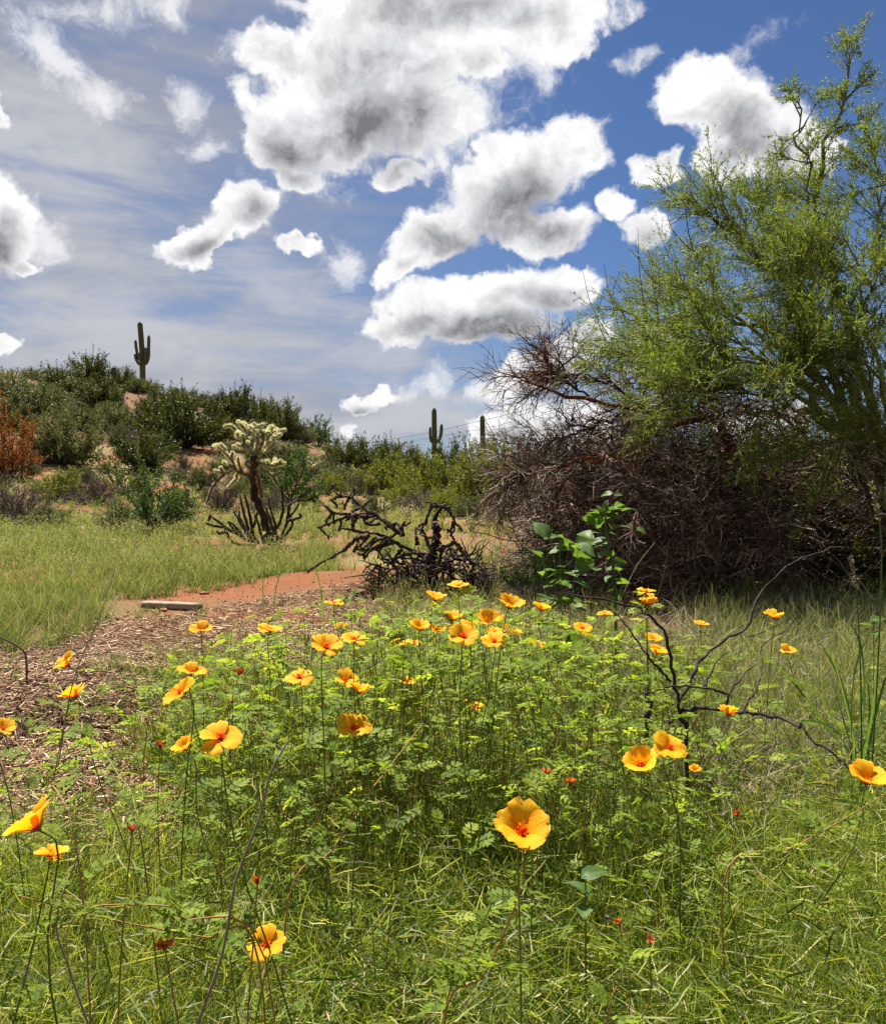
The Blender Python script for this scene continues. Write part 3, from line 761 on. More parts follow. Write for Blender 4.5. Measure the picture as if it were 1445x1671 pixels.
# ------------------------------------------------------------------ palo verde tree on the right
M_pvbark = barkmat('palo_verde_bark', (.055, .060, .020), (.19, .19, .075), 14, .3, .7)
M_pvtwig = leafmat('palo_verde_twigs', [(0, (.022, .026, .010)), (.35, (.095, .11, .026)), (.7, (.19, .21, .045)), (1, (.33, .33, .10))], .2, .55, .3, 1.3)
M_pvleaf = leafmat('palo_verde_leaf', [(0, (.040, .068, .012)), (.5, (.100, .150, .024)), (1, (.19, .235, .042))], .48, .6, .1, 1.45)
r = np.random.default_rng(21)
BX = at(1500, 960, 8.6); BX[2] = 0.0
pv = thing('palo_verde_tree', 'large green palo verde tree filling the right side', 'tree', BX)
W = lambda q: [at(x, y, d) - BX for x, y, d in q]
LIMBS = [  # limb, radius at its foot, number of boughs
    ([(1500, 960, 8.6), (1440, 820, 8.4), (1400, 600, 8.2), (1345, 420, 8.0), (1340, 260, 8.0), (1372, 150, 8.0), (1384, 85, 8.0)], .10, 13, 'spire'),
    ([(1500, 960, 8.6), (1420, 760, 8.2), (1340, 560, 7.9), (1240, 420, 7.7), (1190, 375, 7.6), (1150, 350, 7.6)], .09, 15, 'a'),
    ([(1500, 960, 8.6), (1430, 760, 8.9), (1330, 620, 9.2), (1210, 520, 9.2), (1135, 490, 9.2), (1085, 500, 9.2)], .09, 15, 'b'),
    ([(1460, 860, 8.4), (1360, 640, 8.0), (1240, 540, 7.7), (1130, 520, 7.7), (1080, 530, 7.8), (1050, 515, 7.8)], .07, 13, 'c'),
    ([(1450, 850, 8.2), (1340, 660, 7.4), (1250, 590, 7.0), (1160, 560, 6.9), (1090, 590, 6.9)], .06, 14, 'd'),
    ([(1500, 960, 8.6), (1480, 700, 8.0), (1460, 480, 7.6), (1440, 340, 7.4), (1450, 260, 7.4)], .09, 10, 'e'),
    ([(1500, 960, 8.6), (1560, 700, 8.4), (1590, 520, 8.4), (1580, 380, 8.4)], .10, 14, 'f'),
    ([(1440, 800, 8.2), (1380, 620, 7.4), (1330, 520, 7.0), (1280, 440, 6.8)], .06, 14, 'g'),
    ([(1460, 780, 8.0), (1400, 640, 7.0), (1320, 610, 6.6), (1230, 620, 6.5), (1180, 660, 6.5)], .06, 14, 'h'),
    ([(1480, 800, 8.4), (1420, 650, 7.6), (1400, 560, 7.2), (1420, 440, 7.0)], .05, 12, 'i'),
    ([(1430, 780, 8.6), (1330, 600, 8.6), (1280, 470, 8.7), (1250, 400, 8.7), (1240, 350, 8.7)], .06, 13, 'j'),
    ([(1500, 900, 8.6), (1440, 720, 9.4), (1340, 640, 9.9), (1200, 600, 10.0), (1080, 560, 10.0)], .07, 13, 'k'),
    ([(1370, 500, 8.0), (1330, 330, 7.9), (1310, 230, 7.8), (1300, 175, 7.8)], .035, 8, 'spire'),
    ([(1480, 850, 8.2), (1440, 760, 7.0), (1400, 720, 6.6), (1340, 720, 6.4)], .05, 12, 'l'),
    ([(1500, 900, 8.6), (1520, 760, 7.4), (1470, 690, 6.8), (1430, 700, 6.6)], .05, 10, 'm'),
    ([(1440, 800, 8.2), (1350, 690, 7.3), (1260, 650, 7.0), (1150, 640, 6.9), (1080, 670, 6.9)], .04, 12, 'n'),
    ([(1440, 760, 8.3), (1300, 640, 7.8), (1180, 590, 7.6), (1080, 570, 7.6), (1030, 590, 7.6)], .04, 12, 'o'),
    ([(1480, 760, 8.0), (1420, 600, 7.4), (1370, 480, 7.2), (1340, 400, 7.2)], .035, 12, 'p'),
    ([(1500, 700, 8.2), (1460, 560, 7.2), (1430, 520, 6.8), (1380, 600, 6.6)], .035, 10, 'q'),
    ([(1460, 700, 8.6), (1400, 480, 8.8), (1330, 360, 9.0), (1300, 300, 9.0)], .03, 9, 'r'),
    ([(1470, 640, 8.4), (1440, 420, 8.2), (1420, 250, 8.1), (1410, 170, 8.1)], .025, 6, 'spire'),
]
tw = MB(); lf = MB()
for i, (q, r0, nb, tag) in enumerate(LIMBS):
    P = smooth(W(q), 18); P[4:-1] += r.normal(size=(13, 3)) * .04
    R = np.concatenate([np.linspace(r0, r0 * .34, 7), np.linspace(r0 * .30, .006, 11)])
    mb = MB(); tubes(mb, P[None], R[None], 8, .5, .08, r); o = ob('limb', mb.mesh('limb', M_pvbark, True), pv)
    sp = tag == 'spire'; nb = max(4, nb - 5) if sp else nb
    A, t = branch(P[None], nb + 3, 1.05 if not sp else .50, 9, .50, .10, .02, .36 if not sp else .45, .97, (-.10, 0, .10), r, .55)
    for a_ in A:
        mb = MB(); tubes(mb, a_[None], np.linspace(.0085, .0025, 9)[None], 5, r.random(1), 0, r); ob('bough', mb.mesh('bough', M_pvbark), o)
    B, t = branch(A, 9 if not sp else 6, .46 if not sp else .26, 7, .62, .13, .0, .10, 1, (-.05, 0, .05), r, .35)
    tubes(tw, B, np.linspace(.0040, .0016, 7)[None], 3, .25 + .75 * r.random(len(B)), 0, r)
    C, t = branch(B, 7, .19 if not sp else .13, 5, .60, .15, -.01, .1, 1, (-.02, 0, .02), r, .3)
    ribbons(tw, C, np.linspace(.0022, .0010, 5)[None], .15 + .85 * r.random(len(C)), r)
    X, T, t = pick(C, 4 if tag in 'bc' else 8, .1, 1, r); tt = np.repeat(r.random(len(C)), len(X) // len(C))
    leaves(lf, X + r.normal(size=X.shape) * .008, r.uniform(.016, .038, len(X)), np.clip(.5 * tt + .5 * r.random(len(X)), 0, 1), .30, r, 0, T + .9 * r.normal(size=T.shape))
ob('twigs', tw.mesh('twigs', M_pvtwig), pv, kind='stuff'); ob('crown', lf.mesh('crown', M_pvleaf), pv, kind='stuff')
# long whips against the sky at the tree's left edge
wt = [[(1165, 470, 8), (1128, 400, 8), (1118, 340, 8), (1112, 300, 8)], [(1140, 420, 8), (1100, 380, 8), (1088, 350, 8)], [(1050, 500, 8.6), (1042, 430, 8.6), (1040, 370, 8.6)], [(1010, 540, 8.6), (992, 470, 8.6), (985, 430, 8.6)],
      [(1000, 560, 8.8), (965, 500, 8.8), (950, 440, 8.8)], [(1080, 470, 8.6), (1050, 440, 8.6), (1036, 400, 8.6)], [(1110, 350, 8), (1132, 345, 8), (1137, 320, 8)], [(990, 560, 8.7), (975, 520, 8.7), (985, 470, 8.7)], [(1020, 520, 8.4), (1000, 480, 8.4), (1012, 440, 8.4)]]
for q in wt:
    wp = MB(); tubes(wp, smooth(W(q), 10)[None], np.linspace(.007, .0025, 10)[None], 4, .2, 0, r); ob('whip', wp.mesh('whip', M_pvtwig), pv)

# ------------------------------------------------------------------ collapsed dead tree under it
M_dead = barkmat('dead_branch', (.020, .013, .010), (.13, .085, .065), 30, .4)
M_red = barkmat('reddish_bark', (.10, .026, .012), (.26, .085, .040), 18, .5)
M_dtwig = leafmat('dead_twigs', [(0, (.022, .012, .008)), (.5, (.125, .074, .048)), (.85, (.27, .185, .13)), (1, (.52, .43, .34))], 0, .7, .2)
M_rtwig = leafmat('rusty_twigs', [(0, (.06, .022, .008)), (.5, (.18, .070, .022)), (1, (.30, .14, .05))], .1, .8, .15)
DB = at(1402, 905, 7.9); DB[2] = 0
dt = thing('collapsed_dead_tree', 'dark collapsed dead tree, a tangle of bare twigs below the palo verde', 'dead tree', DB)
W = lambda q: [at(x, y, d) - DB for x, y, d in q]
DL = [([(1402, 960, 7.9), (1394, 897, 7.9), (1340, 840, 7.7), (1291, 795, 7.5), (1224, 772, 7.5), (1193, 737, 7.6), (1157, 674, 7.8), (1086, 670, 7.9), (1023, 672, 7.9), (961, 652, 7.8), (915, 645, 7.7), (880, 630, 7.6), (850, 610, 7.6)], .062, 1),
      ([(1157, 680, 7.8), (1080, 700, 7.4), (1000, 742, 7.2), (930, 756, 7.1), (870, 770, 7.1), (840, 790, 7.1)], .028, 1), ([(1060, 668, 7.9), (1000, 630, 8.0), (950, 615, 8.0), (910, 605, 8.0)], .018, 0), ([(1224, 772, 7.5), (1130, 790, 7.2), (1040, 830, 7.0), (960, 880, 6.9)], .032, 0),
      ([(1291, 795, 7.5), (1200, 830, 7.1), (1100, 880, 6.9), (1010, 930, 6.8)], .034, 0), ([(1360, 860, 7.8), (1280, 880, 7.2), (1200, 920, 6.9), (1120, 950, 6.7)], .034, 0), ([(1190, 735, 7.6), (1150, 640, 8.1), (1100, 625, 8.3), (1050, 620, 8.4)], .028, 0),
      ([(1394, 897, 7.9), (1430, 800, 8.1), (1440, 700, 8.3)], .045, 0), ([(1340, 840, 7.7), (1330, 760, 8.0), (1290, 690, 8.3), (1230, 650, 8.5)], .03, 0), ([(1023, 672, 7.9), (960, 700, 7.7), (900, 720, 7.6), (850, 725, 7.6)], .018, 0),
      ([(1240, 780, 7.5), (1180, 800, 8.2), (1090, 800, 8.6), (980, 800, 8.8), (900, 820, 8.9)], .03, 0), ([(1300, 800, 7.6), (1230, 850, 8.3), (1130, 880, 8.6), (1000, 890, 8.8), (910, 900, 8.8)], .03, 0), ([(961, 647, 7.8), (930, 620, 7.8), (910, 605, 7.8), (890, 600, 7.8)], .012, 0),
      ([(1400, 900, 7.9), (1440, 880, 7.2), (1480, 900, 6.9)], .03, 0)]
tw = MB(); rt = MB(); sg = MB()
r = np.random.default_rng(33)
for i, (q, r0, red) in enumerate(DL):
    P = smooth(W(q), 22); P[3:-1] += r.normal(size=(18, 3)) * .02
    mb = MB(); tubes(mb, P[None], np.linspace(r0, .006, 22)[None], 8, .5, .12, r); ob('limb', mb.mesh('limb', M_red if red else M_dead, True), dt)
    up = i in (0, 2, 9, 12)
    A, t = branch(P[None], 15 if up else 25, .60 if up else .66, 6, .95, .20, -.02, .18, 1, (-.42 if up else -.10, 0, .03 if up else -.12), r, .3)
    tubes(tw, A, np.linspace(.010, .0035, 6)[None], 4, r.random(len(A)) * .7, .1, r)
    B, t = branch(A, 9, .34, 5, .9, .22, -.01, .1, 1, (-.22 if up else -.05, 0, .02 if up else -.05), r, .3)
    tubes(rt if i in (6, 8, 12) else tw, B, np.linspace(.0042, .002, 5)[None], 3, r.random(len(B)) ** 1.6, 0, r)
    C, t = branch(B, 5 if up else 7, .20, 4, .9, .22, 0, .1, 1, (-.05, 0, 0), r, .3)
    ribbons(rt if i in (6, 8) else tw, C, np.linspace(.0024, .0011, 4)[None], r.random(len(C)) ** 1.5, r)
# the heap of broken twigs beneath
N = 9000
u = r.random(N)
pxs = 860 + 560 * r.random(N); top = np.interp(pxs, [860, 930, 1000, 1150, 1300, 1420], [825, 735, 655, 640, 720, 780]); pys = top + (960 - top) * r.random(N) ** .8
dd = r.uniform(7.1, 9.2, N)
c = np.stack([(pxs - CX) / F * 8.0, dd, np.maximum(.03, 1.0 - (pys - HY) / F * 8.0)], -1) - DB
Hh = grow(c, unit(r.normal(size=(N, 3)) * np.array([1, .8, .6])), r.uniform(.18, .6, N), 5, .22, -.03, r)
Hh[..., 2] = np.maximum(Hh[..., 2], .005 - DB[2])
tubes(tw, Hh, np.linspace(.0045, .002, 5)[None] * r.choice([.6, .8, 1.0, 1.8], (N, 1)), 3, r.random(N) ** 1.8, 0, r)
ob('twig_tangle', tw.mesh('twig_tangle', M_dtwig), dt, kind='stuff'); ob('rusty_twigs', rt.mesh('rusty_twigs', M_rtwig), dt, kind='stuff')

# a leafy green shrub growing up through its left side, and dark undergrowth beneath the tree
shrub('mesq1', 905, 868, 110, 120, 'small fresh green shrub left of the dead tangle', 'bush', None, 7.4)
shrub('creo1', 1330, 930, 260, 150, 'shaded green shrub under the palo verde at the right', 'bush', None, 8.8)
shrub('creo2', 1090, 930, 300, 190, 'dark shrub deep behind the dead twigs', 'bush', None, 9.6)
shrub('creo0', 1260, 930, 300, 230, 'dark shrub behind the reddish limb of the dead tree', 'bush', None, 9.9)
shrub('rust0', 1040, 900, 190, 300, 'rust-brown leafy mass in the top of the dead tangle', 'bush', None, 8.6)
shrub('mesq0', 870, 935, 100, 90, 'low fresh green growth at the left foot of the tangle', 'bush', None, 7.0)
shrub('yel1', 1400, 960, 170, 130, 'olive shrub at the right edge under the palo verde', 'bush', None, 7.6)
shrub('airy0', 1200, 960, 150, 100, 'sparse green growth inside the middle of the dead tangle', 'bush', None, 6.8)
shrub('dead0', 800, 930, 90, 70, 'low purplish dead bush right of the blackened cholla', 'bush', None, 7.6)
shrub('dead1', 880, 950, 130, 60, 'low grey twiggy bush at the near foot of the dead tangle', 'bush', None, 6.6)

# ------------------------------------------------------------------ overhead wires
def wire(label, q, rad):
    P = smooth([at(*p) for p in q], 40); mb = MB(); tubes(mb, (P - P[0])[None], rad, 5, .5)
    o = ob('overhead_wire', mb.mesh('overhead_wire', M_wire), None, P[0]); o['label'] = label; o['category'] = 'wire'; o['group'] = 'overhead wires'


M_wire = mat('wire', lambda gg: bsdf(gg, (.05, .05, .055, 1), .6, .3))
wire('upper thin power line crossing the sky behind the saguaros', [(540, 733, 120), (624, 719, 105), (700, 706, 92), (775, 688.5, 80), (829, 676, 73), (1000, 628, 55), (1500, 460, 32)], .022)
wire('lower thin power line just under the other one', [(560, 740, 120), (678, 719, 98), (728, 710, 90), (783, 700, 82), (830, 690, 75), (1000, 648, 57), (1500, 492, 33)], .016)

# ------------------------------------------------------------------ plank and clods
def plankmat(gg):
    p = gg.n('ShaderNodeTexCoord').outputs['Object']
    n = gg.noise(gg.mapping(p, sc=(3, 60, 60)), 1, 5, .6)
    return bsdf(gg, gg.mix(n, (.11, .085, .065, 1), (.34, .27, .20, 1)), .9, .1)


pa, pb = hit(236, 990), hit(325, 996); mid = (pa + pb) / 2; L = np.linalg.norm(pb[:2] - pa[:2]) * .98
r = np.random.default_rng(2); n = 12; xs = np.linspace(-L / 2, L / 2, n)
sec = np.array([(-.045, -.008), (.045, -.010), (.048, .004), (.046, .030), (.040, .036), (-.040, .037), (-.047, .031), (-.048, .002)])
V = np.stack([np.concatenate([np.full((8, 1), x), sec + r.normal(size=(8, 2)) * .0016], 1) for x in xs]); V[:, :, 2] += (.006 * np.sin(xs * 5))[:, None]
i8 = np.arange(n * 8).reshape(n, 8); a_, c_ = i8[:-1], i8[1:]
mb = MB(); mb.add(V, np.concatenate([np.stack([a_, np.roll(a_, -1, 1), np.roll(c_, -1, 1), c_], -1).reshape(-1, 4), [[0, 7, 6, 5], [0, 5, 4, 1], [1, 4, 3, 2], [88, 89, 92, 93], [88, 93, 94, 95], [89, 90, 91, 92]]]))
o = ob('wood_plank', mb.mesh('wood_plank', mat('weathered_wood', plankmat)), None, (mid[0], mid[1], mid[2] + .012), (0, 0, math.atan2(pb[1] - pa[1], pb[0] - pa[0])))
o['label'] = 'short weathered plank lying on the bare red soil'; o['category'] = 'plank'

M_clod = barkmat('clod', (.16, .065, .034), (.36, .17, .09), 30, .7)
M_darkclod = barkmat('dark_clod', (.018, .012, .009), (.075, .045, .032), 30, .7)
def clod(label, px, py, w, seed, m=M_clod, flat=.65):
    r = np.random.default_rng(seed); p = hit(px, py); R = w / 2 / F * p[1]
    th = np.linspace(.12, np.pi - .12, 7); ph = np.arange(10) / 10 * 2 * np.pi
    rad = 1 + .22 * r.normal(size=(7, 10)).clip(-1.3, 1.3)
    V = np.stack([rad * np.sin(th)[:, None] * np.cos(ph), rad * np.sin(th)[:, None] * np.sin(ph), rad * flat * np.cos(th)[:, None] + 0 * ph], -1) * R
    ix = np.arange(70).reshape(7, 10); a, c = ix[:-1], ix[1:]
    mb = MB(); mb.add(V, np.stack([a, c, np.roll(c, -1, 1), np.roll(a, -1, 1)], -1).reshape(-1, 4))
    top = mb.n; mb.add(np.array([[0, 0, R * flat], [0, 0, -R * flat]]), None, np.array([[0 - top, k - top, (k + 1) % 10 - top] for k in range(0)]).reshape(-1, 3).astype(int) if False else None)
    mb.T3.append(np.array([[70, k, (k + 1) % 10] for k in range(10)] + [[71, 60 + (k + 1) % 10, 60 + k] for k in range(10)]))
    o = ob('dirt_clod', mb.mesh('dirt_clod', m), None, p + np.array([0, 0, R * .3])); o['label'] = label; o['category'] = 'clod'; o['group'] = 'clods of earth'


clod('reddish clod of earth in front of the plank', 266, 998, 15, 1, M_clod, .4); clod('flat reddish clod right behind the plank end', 333, 970, 14, 2, M_clod, .35)
clod('small clod left of the plank on the bare soil', 205, 1006, 8, 4, M_clod, .4)

# ------------------------------------------------------------------ grasses
M_field = leafmat('field_grass', [(0, (.035, .070, .012)), (.35, (.095, .138, .034)), (.7, (.20, .225, .092)), (1, (.32, .315, .19))], .42, .6, .1, 1.25)
M_fore = leafmat('fresh_grass', [(0, (.026, .060, .008)), (.4, (.112, .165, .018)), (.75, (.25, .275, .055)), (1, (.40, .38, .17))], .45, .5, .22, 1.35)
M_straw = leafmat('straw', [(0, (.075, .055, .045)), (.4, (.17, .14, .10)), (.75, (.32, .27, .17)), (1, (.46, .40, .27))], .2, .6, .25, 1.1)
M_tall = leafmat('tall_grass_blade', [(0, (.03, .075, .012)), (.5, (.075, .15, .022)), (1, (.17, .24, .05))], .45, .45, .4, 1.4)
M_chip = leafmat('wood_chip', [(0, (.050, .024, .013)), (.4, (.23, .125, .075)), (.8, (.46, .31, .20)), (1, (.64, .51, .37))], 0, .85, .15)


def tufts(mb, C, nb, Hh, lean, hw, r, M=4, t0=.2, t1=.8, tv=.25, droop=.0):
    """clumps of blades at the points C"""
    n = len(C); Hh = np.broadcast_to(Hh, (n,)); N = n * nb
    c = np.repeat(C, nb, 0) + np.concatenate([r.normal(size=(N, 2)) * (.22 * np.repeat(Hh, nb))[:, None] * .5, np.zeros((N, 1))], 1)
    c[:, 2] = ht(c[:, 0], c[:, 1]) - .01
    d = np.concatenate([r.normal(size=(N, 2)) * lean, np.ones((N, 1))], 1)
    L = np.repeat(Hh, nb) * r.uniform(.45, 1.15, N)
    P = grow(c, d, L, M, .10, -droop, r)
    w = np.broadcast_to(hw, (n,)).repeat(nb)[:, None] * np.linspace(1, .25, M)[None]
    tt = np.linspace(t0, t1, M)[None] + (r.normal(size=(N, 1)) * tv + np.repeat(r.normal(size=n) * .14 + .12 * wob(C[:, 0], C[:, 1], 1.4, 9), nb)[:, None])
    T_ = unit(np.gradient(P, axis=1)); s = unit(np.cross(T_, unit(r.normal(size=(N, 1, 3)))))
    V = np.stack([P - s * w[..., None], P + s * w[..., None]], 2)
    ix = np.arange(N * M * 2).reshape(N, M, 2)
    mb.add(V, np.stack([ix[:, :-1, 0], ix[:, :-1, 1], ix[:, 1:, 1], ix[:, 1:, 0]], -1).reshape(-1, 4), tint=np.clip(np.repeat(tt[..., None], 2, 2), 0, 1))


def ground_pts(n, u0, u1, d0, d1, r, keep=None, power=1.0):
    """points spread over the ground between two view angles and two distances, denser close by"""
    D = d0 * (d1 / d0) ** (r.random(n) ** power); X = r.uniform(u0, u1, n) * D
    if keep is not None:
        k = keep(X, D, r); X, D = X[k], D[k]
    return np.stack([X, D, ht(X, D)], -1)


r = np.random.default_rng(61)
U = lambda px: (px - CX) / F
# pale meadow on the left
def meadow(X, D, r):
    edge = 7.3 + .9 * wob(X, D, .8) * .4 + np.clip((X + 2.6) * .9, 0, 2.2)
    gap = wob(X, D, .55, 4) + .25 * r.normal(size=len(X))
    return (D > edge) & ((gap > -.62) | (D < 13)) & ((X / D < U(545)) | (gap > .05))
C = ground_pts(5600, -.62, U(700), 7.2, 34, r, meadow, 1.0)
fg = MB(); tufts(fg, C, 17, np.clip(.20 + .10 * wob(C[:, 0], C[:, 1], .9) + .07 * r.normal(size=len(C)), .08, .42), .55, np.clip(.00032 * C[:, 1], .0018, .010), r, 5, .10, .80, .20, .05)
ob('meadow_grass', fg.mesh('meadow_grass', M_field), label='pale green feathery meadow grass on the left', category='grass', kind='stuff')
P = C[r.integers(0, len(C), 30000)] + np.concatenate([r.normal(size=(30000, 2)) * .10, r.uniform(.10, .36, (30000, 1))], 1)
fl = MB(); leaves(fl, P, np.clip(.0032 * P[:, 1], .02, .07) * r.uniform(.5, 1.2, 30000), np.clip(.72 + .2 * r.normal(size=30000), 0, 1), .22, r, .5)
ob('meadow_seed_haze', fl.mesh('meadow_seed_haze', M_field), label='pale seed heads floating over the meadow grass', category='seed heads', kind='stuff')
# sparse dry grass on the open ground behind and on the slope
def sparse(X, D, r): return (wob(X, D, .5, 2) + .35 * r.normal(size=len(X)) > .05) & ((X / D > U(560)) | (D > 26))
C = ground_pts(5200, -.60, .62, 8.6, 75, r, sparse, .9)
fg = MB(); tufts(fg, C, 10, np.clip(.26 + .12 * r.random(len(C)), .15, .5), .45, np.clip(.00055 * C[:, 1], .003, .03), r, 3, .35, 1.0, .22)
ob('dry_grass', fg.mesh('dry_grass', M_field), label='tan dry grass scattered over the red ground', category='grass', kind='stuff')
# green clump at the left behind the mulch
C = np.stack([r.uniform(-4.4, -2.25, 150), r.uniform(5.0, 7.2, 150), np.zeros(150)], -1); C = C[(C[:, 0] / C[:, 1] < U(165)) | (r.random(150) < .15)]
fg = MB(); tufts(fg, C, 52, np.clip(.27 + .07 * r.normal(size=len(C)), .12, .42), .5, .0017, r, 5, .05, .78, .22, .06)
ob('green_grass_clump', fg.mesh('green_grass_clump', M_field), label='green tufty grass at the left edge beyond the mulch', category='grass', kind='stuff')

# foreground sward
def leftbare(X, D): return (X / D < U(300) + .10 * wob(X * 3, D * 3, 1.2)) & (D > 2.05)
def sward(X, D, r):
    g_ = wob(X, D, 2.7, 1) + .5 * wob(X, D, 6, 2) + .35 * r.normal(size=len(X))
    return (~leftbare(X, D)) & (g_ > -.52) & ((X / D < U(1180)) | (D < 2.6) | (g_ > .2))
C = ground_pts(5200, -.64, .64, .98, 4.4, r, sward, 1.15)
near = np.clip(C[:, 1], 1, 3)
fg = MB(); tufts(fg, C, 30, np.clip(.24 + .07 * wob(C[:, 0], C[:, 1], 3.1, 5) + .05 * (C[:, 1] < 1.9), .12, .36), .62, .0006 + .00032 * near, r, 5, .18, .58, .24, .05)
# leafy side blades and bent tips give the fine cross-hatched look
P = C[r.integers(0, len(C), 42000)] + np.concatenate([r.normal(size=(42000, 2)) * .05, r.uniform(.06, .31, (42000, 1))], 1)
dirs = r.normal(size=(42000, 3)) * np.array([1, 1, .55]); G_ = grow(P, dirs, r.uniform(.03, .10, 42000), 4, .2, -.04, r)
ribbons(fg, G_, np.array([[.0005, .0010, .0009, .0002]]) * r.uniform(.8, 1.4, (42000, 1)), np.clip(.45 + .3 * r.normal(size=42000), 0, 1), r)
ob('foreground_grass', fg.mesh('foreground_grass', M_fore), label='fine tangled green grass covering the near ground', category='grass', kind='stuff')
CL = ground_pts(520, -.6, .6, 1.1, 3.4, r, lambda X, D, r: wob(X, D, 3.3, 11) + .4 * r.normal(size=len(X)) > .25, 1.0)
st = MB(); tufts(st, CL, 14, np.clip(.15 + .06 * r.normal(size=len(CL)), .06, .3), 1.1, .0010, r, 5, .0, .45, .25, .10)
ob('dry_litter', st.mesh('dry_litter', M_straw), label='brown dead stems and litter low between the green plants', category='litter', kind='stuff')
# grass seed spikes: short tan combs
P = C[r.integers(0, len(C), 2600)] + np.concatenate([r.normal(size=(2600, 2)) * .06, r.uniform(.16, .36, (2600, 1))], 1)
sp = MB(); G_ = grow(P, r.normal(size=(2600, 3)) * np.array([1, 1, .7]), r.uniform(.010, .022, 2600), 3, .1, 0, r)
ribbons(sp, G_, np.array([[.0005, .0012, .0003]]), np.clip(.50 + .22 * r.normal(size=2600), 0, 1), r)
ob('grass_seed_heads', sp.mesh('grass_seed_heads', M_straw), label='tiny tan seed spikes scattered through the near grass', category='seed heads', kind='stuff')
# straw on the right and dead stems under the flower bed
def strawzone(X, D, r): return ((X / D > U(1080)) & (D > 2.5)) | ((X / D > U(560)) & (r.random(len(X)) < .35))
C = ground_pts(1500, U(500), .64, 2.3, 6.6, r, strawzone, .9)
st = MB(); tufts(st, C, 18, np.clip(.26 + .10 * r.random(len(C)), .15, .45), .95, .0011 + .00025 * C[:, 1], r, 6, .25, .75, .25, .12)
ob('straw', st.mesh('straw', M_straw), label='pale dry straw lying between the flowers and the dead tangle', category='straw', kind='stuff')
C = ground_pts(500, U(1120), .64, 2.9, 7.0, r, None, .9)
st = MB(); tufts(st, C, 16, .30, .5, .0022, r, 4, .2, .7, .2, .03)
ob('shade_grass', st.mesh('shade_grass', M_field), label='green grass among the straw at the right edge', category='grass', kind='stuff')
C = ground_pts(420, U(600), U(1000), 4.2, 8.5, r, None, .9)
st = MB(); tufts(st, C, 14, .24, .6, .0024, r, 4, .15, .8, .25, .03)
ob('bank_grass', st.mesh('bank_grass', M_field), label='loose mixed grass around the foot of the dead cholla', category='grass', kind='stuff')

# ------------------------------------------------------------------ mulch
def mul(X, D, r): return (X < 1.0) & (D < 7.6 - .25 * np.clip(-X - 2, 0, 3) - 1.4 * np.exp(-((X + 2.2) / .55) ** 2)) & ~((X < -2.5) & (D > 5.2))
C = ground_pts(30000, -.62, .2, 2.0, 8.0, r, mul, .8); n = len(C)
a = r.uniform(0, 6.28, n); d = np.stack([np.cos(a), np.sin(a), r.normal(size=n) * .25], -1)
L = r.uniform(.014, .055, n) * (1 + .12 * C[:, 1])
c = C + np.stack([np.zeros(n), np.zeros(n), r.uniform(.002, .028, n)], -1)
mb = MB(); tt = np.clip(.5 + .28 * r.normal(size=n), 0, 1)
tubes(mb, np.stack([c - d * L[:, None] / 2, c + d * L[:, None] / 2], 1), (r.uniform(.0015, .004, n))[:, None] * np.ones((1, 2)), 3, tt, 0, r)
ob('wood_mulch', mb.mesh('wood_mulch', M_chip), label='brown shredded wood mulch over the bare ground at the left', category='mulch', kind='stuff')
C = ground_pts(480, -.62, U(480), 2.4, 7.0, r, lambda X, D, r: wob(X, D, 2.2, 3) + .4 * r.normal(size=len(X)) > .35, .8)
st = MB(); tufts(st, C, 12, .11, 1.1, .0011 + .0002 * C[:, 1], r, 5, .3, .8, .25, .12)
ob('mulch_straw', st.mesh('mulch_straw', M_straw), label='wisps of pale straw lying on the mulch', category='straw', kind='stuff')
C = ground_pts(240, -.62, U(520), 2.5, 7.4, r, lambda X, D, r: wob(X, D, 1.7, 8) + .5 * r.normal(size=len(X)) > .3, .8)
st = MB(); tufts(st, C, 16, .12, .7, .0011 + .0003 * C[:, 1], r, 4, .1, .5, .2, .04)
ob('mulch_weeds', st.mesh('mulch_weeds', M_field), label='small green weeds sprouting from the mulch', category='weeds', kind='stuff')
C = ground_pts(7000, -.62, .62, 13, 80, r, lambda X, D, r: wob(X, D, .4, 6) + .4 * r.normal(size=len(X)) > .1, .8); n = len(C)
mb = MB(); leaves(mb, C + np.array([0, 0, .02]), .008 * C[:, 1] ** .7 * np.exp(.45 * r.normal(size=n)), .25 + .4 * r.random(n), .8, r)
ob('slope_stones', mb.mesh('slope_stones', M_chip), label='small stones and clods strewn over the red ground and slope', category='stones', kind='stuff')
C = ground_pts(2600, U(150), U(640), 5.4, 8.4, r, None, .8); n = len(C)
mb = MB(); leaves(mb, C + np.array([0, 0, .004]), .010 * np.exp(.5 * r.normal(size=n)), np.clip(.55 + .2 * r.normal(size=n), 0, 1), .8, r)
ob('soil_crumbs', mb.mesh('soil_crumbs', M_clod), label='crumbs of red soil on the bare patch by the plank', category='soil', kind='stuff')

